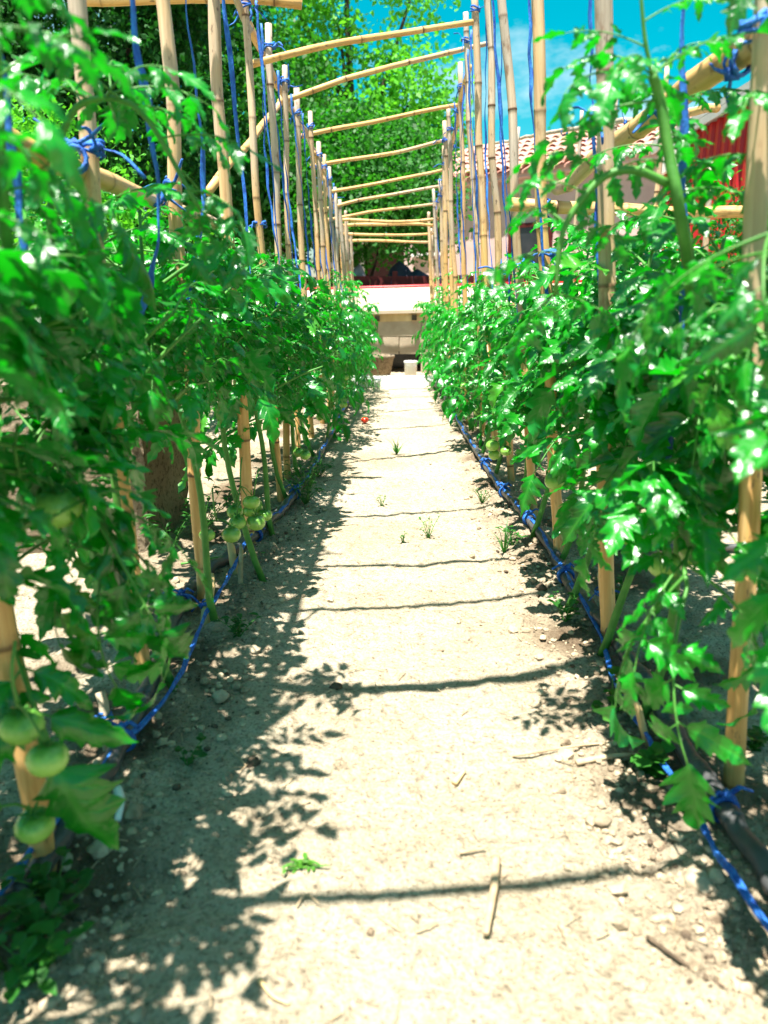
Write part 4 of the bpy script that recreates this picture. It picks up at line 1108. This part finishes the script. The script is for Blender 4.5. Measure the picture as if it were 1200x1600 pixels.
for i in range(7500):
    y = .5 + 3.4 * rng.random() ** 1.6
    if rng.random() < .68: x = rng.choice((-1, 1)) * rng.gauss(.42, .10)
    else: x = rng.uniform(-.5, .5)
    r = min(.012, .0018 * math.exp(rng.gauss(.0, .65))) * (1.35 if abs(x) > .30 else .75)
    lump(mb, (x, y, ground_z(x, y) + r * .25), r, rng)
for i in range(230):
    y = .55 + 2.6 * rng.random() ** 1.5; x = rng.choice((-1, 1)) * rng.gauss(.43, .09); r = rng.uniform(.006, .015)
    lump(mb, (x, y, ground_z(x, y) + r * .2), r, rng)
for hx, hy, rr in ((.385, .965, .06), (.46, .82, .09), (-.40, .84, .10), (.43, 1.2, .06)):
    for i in range(120):
        x, y = rng.gauss(hx, rr * .8), rng.gauss(hy, rr * .8); r = .002 + .007 * rng.random() ** 2
        lump(mb, (x, y, ground_z(x, y) + r * .3), r, rng)
cr_ = mb.build('soil_crumbs', M_CRUMB, None, False); cr_['kind'] = 'stuff'; tag(cr_, 'loose crumbs of dry soil scattered on the ground', 'soil crumbs', kind='stuff')
def stone(x, y, r, label, mat, seed, cat='stone'):
    mb = MB(); rg = random.Random(seed); vs = []; n, m = 14, 8
    for j in range(m + 1):
        for k in range(n):
            t = math.pi * j / m; a = 2 * math.pi * k / n; p = Vector((math.sin(t) * math.cos(a), math.sin(t) * math.sin(a), math.cos(t)))
            q = r * (1 + .4 * noise.noise(p * 1.6 + Vector((seed * 3.1, 0, 0))) + .15 * noise.noise(p * 5)); vs.append((p.x * q * 1.2, p.y * q, p.z * q * .7))
    mb.add(vs, [(j * n + k, (j + 1) * n + k, (j + 1) * n + (k + 1) % n, j * n + (k + 1) % n) for j in range(m) for k in range(n)])
    o = mb.build('stone' if cat == 'stone' else 'soil_clod', mat); o.location = (x, y, ground_z(x, y) + r * .3); o.rotation_euler = (0, 0, seed); tag(o, label, cat)
stone(-.438, .945, .015, 'pale rounded stone below the left hose', M_STONE, 1)
stone(.435, .90, .020, 'flat pale stone beside the crumbled hollow at lower right', M_STONE, 2)
stone(-.123, 1.46, .012, 'dark clod at the left end of the wide crossbar shadow', M_DARKCLOD, 3, 'soil clod')
stone(-.252, 1.18, .012, 'dark clod on the path below the rail shadow', M_DARKCLOD, 4, 'soil clod')
stone(-.36, 1.40, .016, 'pale stone on the shaded left edge of the path', M_STONE, 5)
stone(-.33, 1.62, .014, 'pale stone left of the wide crossbar shadow', M_STONE, 6)
stone(.36, 1.56, .014, 'pale clod at the right end of the wide crossbar shadow', M_STONE, 7)
stone(.34, 1.60, .010, 'smaller pale clod beside the right end of the crossbar shadow', M_STONE, 8)
stone(.33, 1.03, .013, 'brown clod on the path at lower right', M_CRUMB, 9, 'soil clod')
stone(.60, 1.20, .018, 'pale stone between the right hose and the first stake', M_STONE, 10)
stone(-.41, 1.02, .014, 'yellowish clod below the white strip at left', M_CRUMB, 11, 'soil clod')
stone(.42, 2.02, .013, 'dark clod in the right shade beside the path', M_DARKCLOD, 12, 'soil clod')
def stick(pts, r, label, mat=M_DRY, seed=0):
    P = [Vector((x, y, ground_z(x, y) + z)) for x, y, z in pts]; P = smoothpath(P, 10)
    mb = MB(); mb.tube(P, [r * (1 - .04 * i) for i in range(11)], 7)
    tag(mb.build('stick', mat), label, 'stick')
stick([(.152, .936, .012), (.14, .87, .010), (.120, .791, .012)], .0072, 'dry pale stick lying across the near crossbar shadow')
stick([(.10, .955, .006), (.14, .962, .008)], .003, 'short dark twig above the dry pale stick')
stick([(.216, 1.204, .004), (.29, 1.21, .006), (.368, 1.233, .006), (.42, 1.225, .01)], .0028, 'thin brown twig lying at the right edge of the path')
stick([(.325, 1.176, .004), (.39, 1.19, .008), (.448, 1.207, .01)], .006, 'thicker dry twig below the thin brown twig')
stick([(.105, 1.125, .006), (.125, 1.155, .006)], .006, 'small pale wood chip in the middle of the path', M_WOOD)
stick([(.33, .80, .006), (.36, .76, .008), (.395, .72, .006)], .003, 'dark curved twig at the lower right', M_DARKCLOD)
stick([(-.30, 1.22, .004), (-.26, 1.165, .005)], .0018, 'thin reddish twig beside the round leaved seedling')
stick([(-.455, 1.07, .012), (-.435, 1.03, .012), (-.43, 1.0, .006)], .009, 'white dry strip below the left hose', M_WHITE)
stick([(-.66, 2.2, .006), (-.55, 2.25, .008), (-.42, 2.33, .006)], .004, 'green cut stem on the soil behind the left stakes', M_STEM)
stick([(-.13, .84, .005), (-.12, .86, .007), (-.10, .845, .004)], .0014, 'tiny bent twig on the near path')
stick([(-.16, .72, .004), (-.14, .70, .006), (-.12, .695, .004)], .003, 'yellowish curled chip at the bottom of the path', M_WOOD)
stick([(-.10, 1.53, .004), (-.07, 1.55, .004), (-.02, 1.54, .004)], .0013, 'thin straw above the wide crossbar shadow')
stick([(-.02, .83, .004), (.01, .80, .004)], .0013, 'thin straw in the middle of the near path')
stick([(.03, .80, .004), (.06, .815, .004)], .0015, 'reddish straw near the dry stick')
# straw and litter too small to count
mb = MB(); rng = random.Random(17)
for i in range(420):
    y = .5 + 3.2 * rng.random() ** 1.4; x = rng.uniform(-.6, .6); a = rng.uniform(0, 6.28); l = rng.uniform(.008, .035)
    p = Vector((x, y, ground_z(x, y) + .003)); d = Vector((math.cos(a), math.sin(a), 0)) * l
    q = p + d; q.z = ground_z(q.x, q.y) + .004
    mb.tube([p, (p + q) / 2 + Vector((0, 0, .002)), q], rng.uniform(.0005, .0012), 4)
ob = mb.build('straw_litter', M_DRY)
mb = MB()
for i in range(360):
    y = .62 + 2.9 * rng.random(); sg_ = rng.choice((-1, 1)); x = sg_ * rng.gauss(.43 if sg_ > 0 else .38, .05); r = .0025 + .006 * rng.random() ** 3
    lump(mb, (x, y, ground_z(x, y) + r * .2), r, rng)
tag(mb.build('dark_soil_crumbs', M_DARKCLOD, None, False), 'dark crumbs of soil along both edges of the path', 'soil crumbs', kind='stuff'); tag(ob, 'fine straw and dry plant litter scattered over the soil', 'plant litter', kind='stuff')
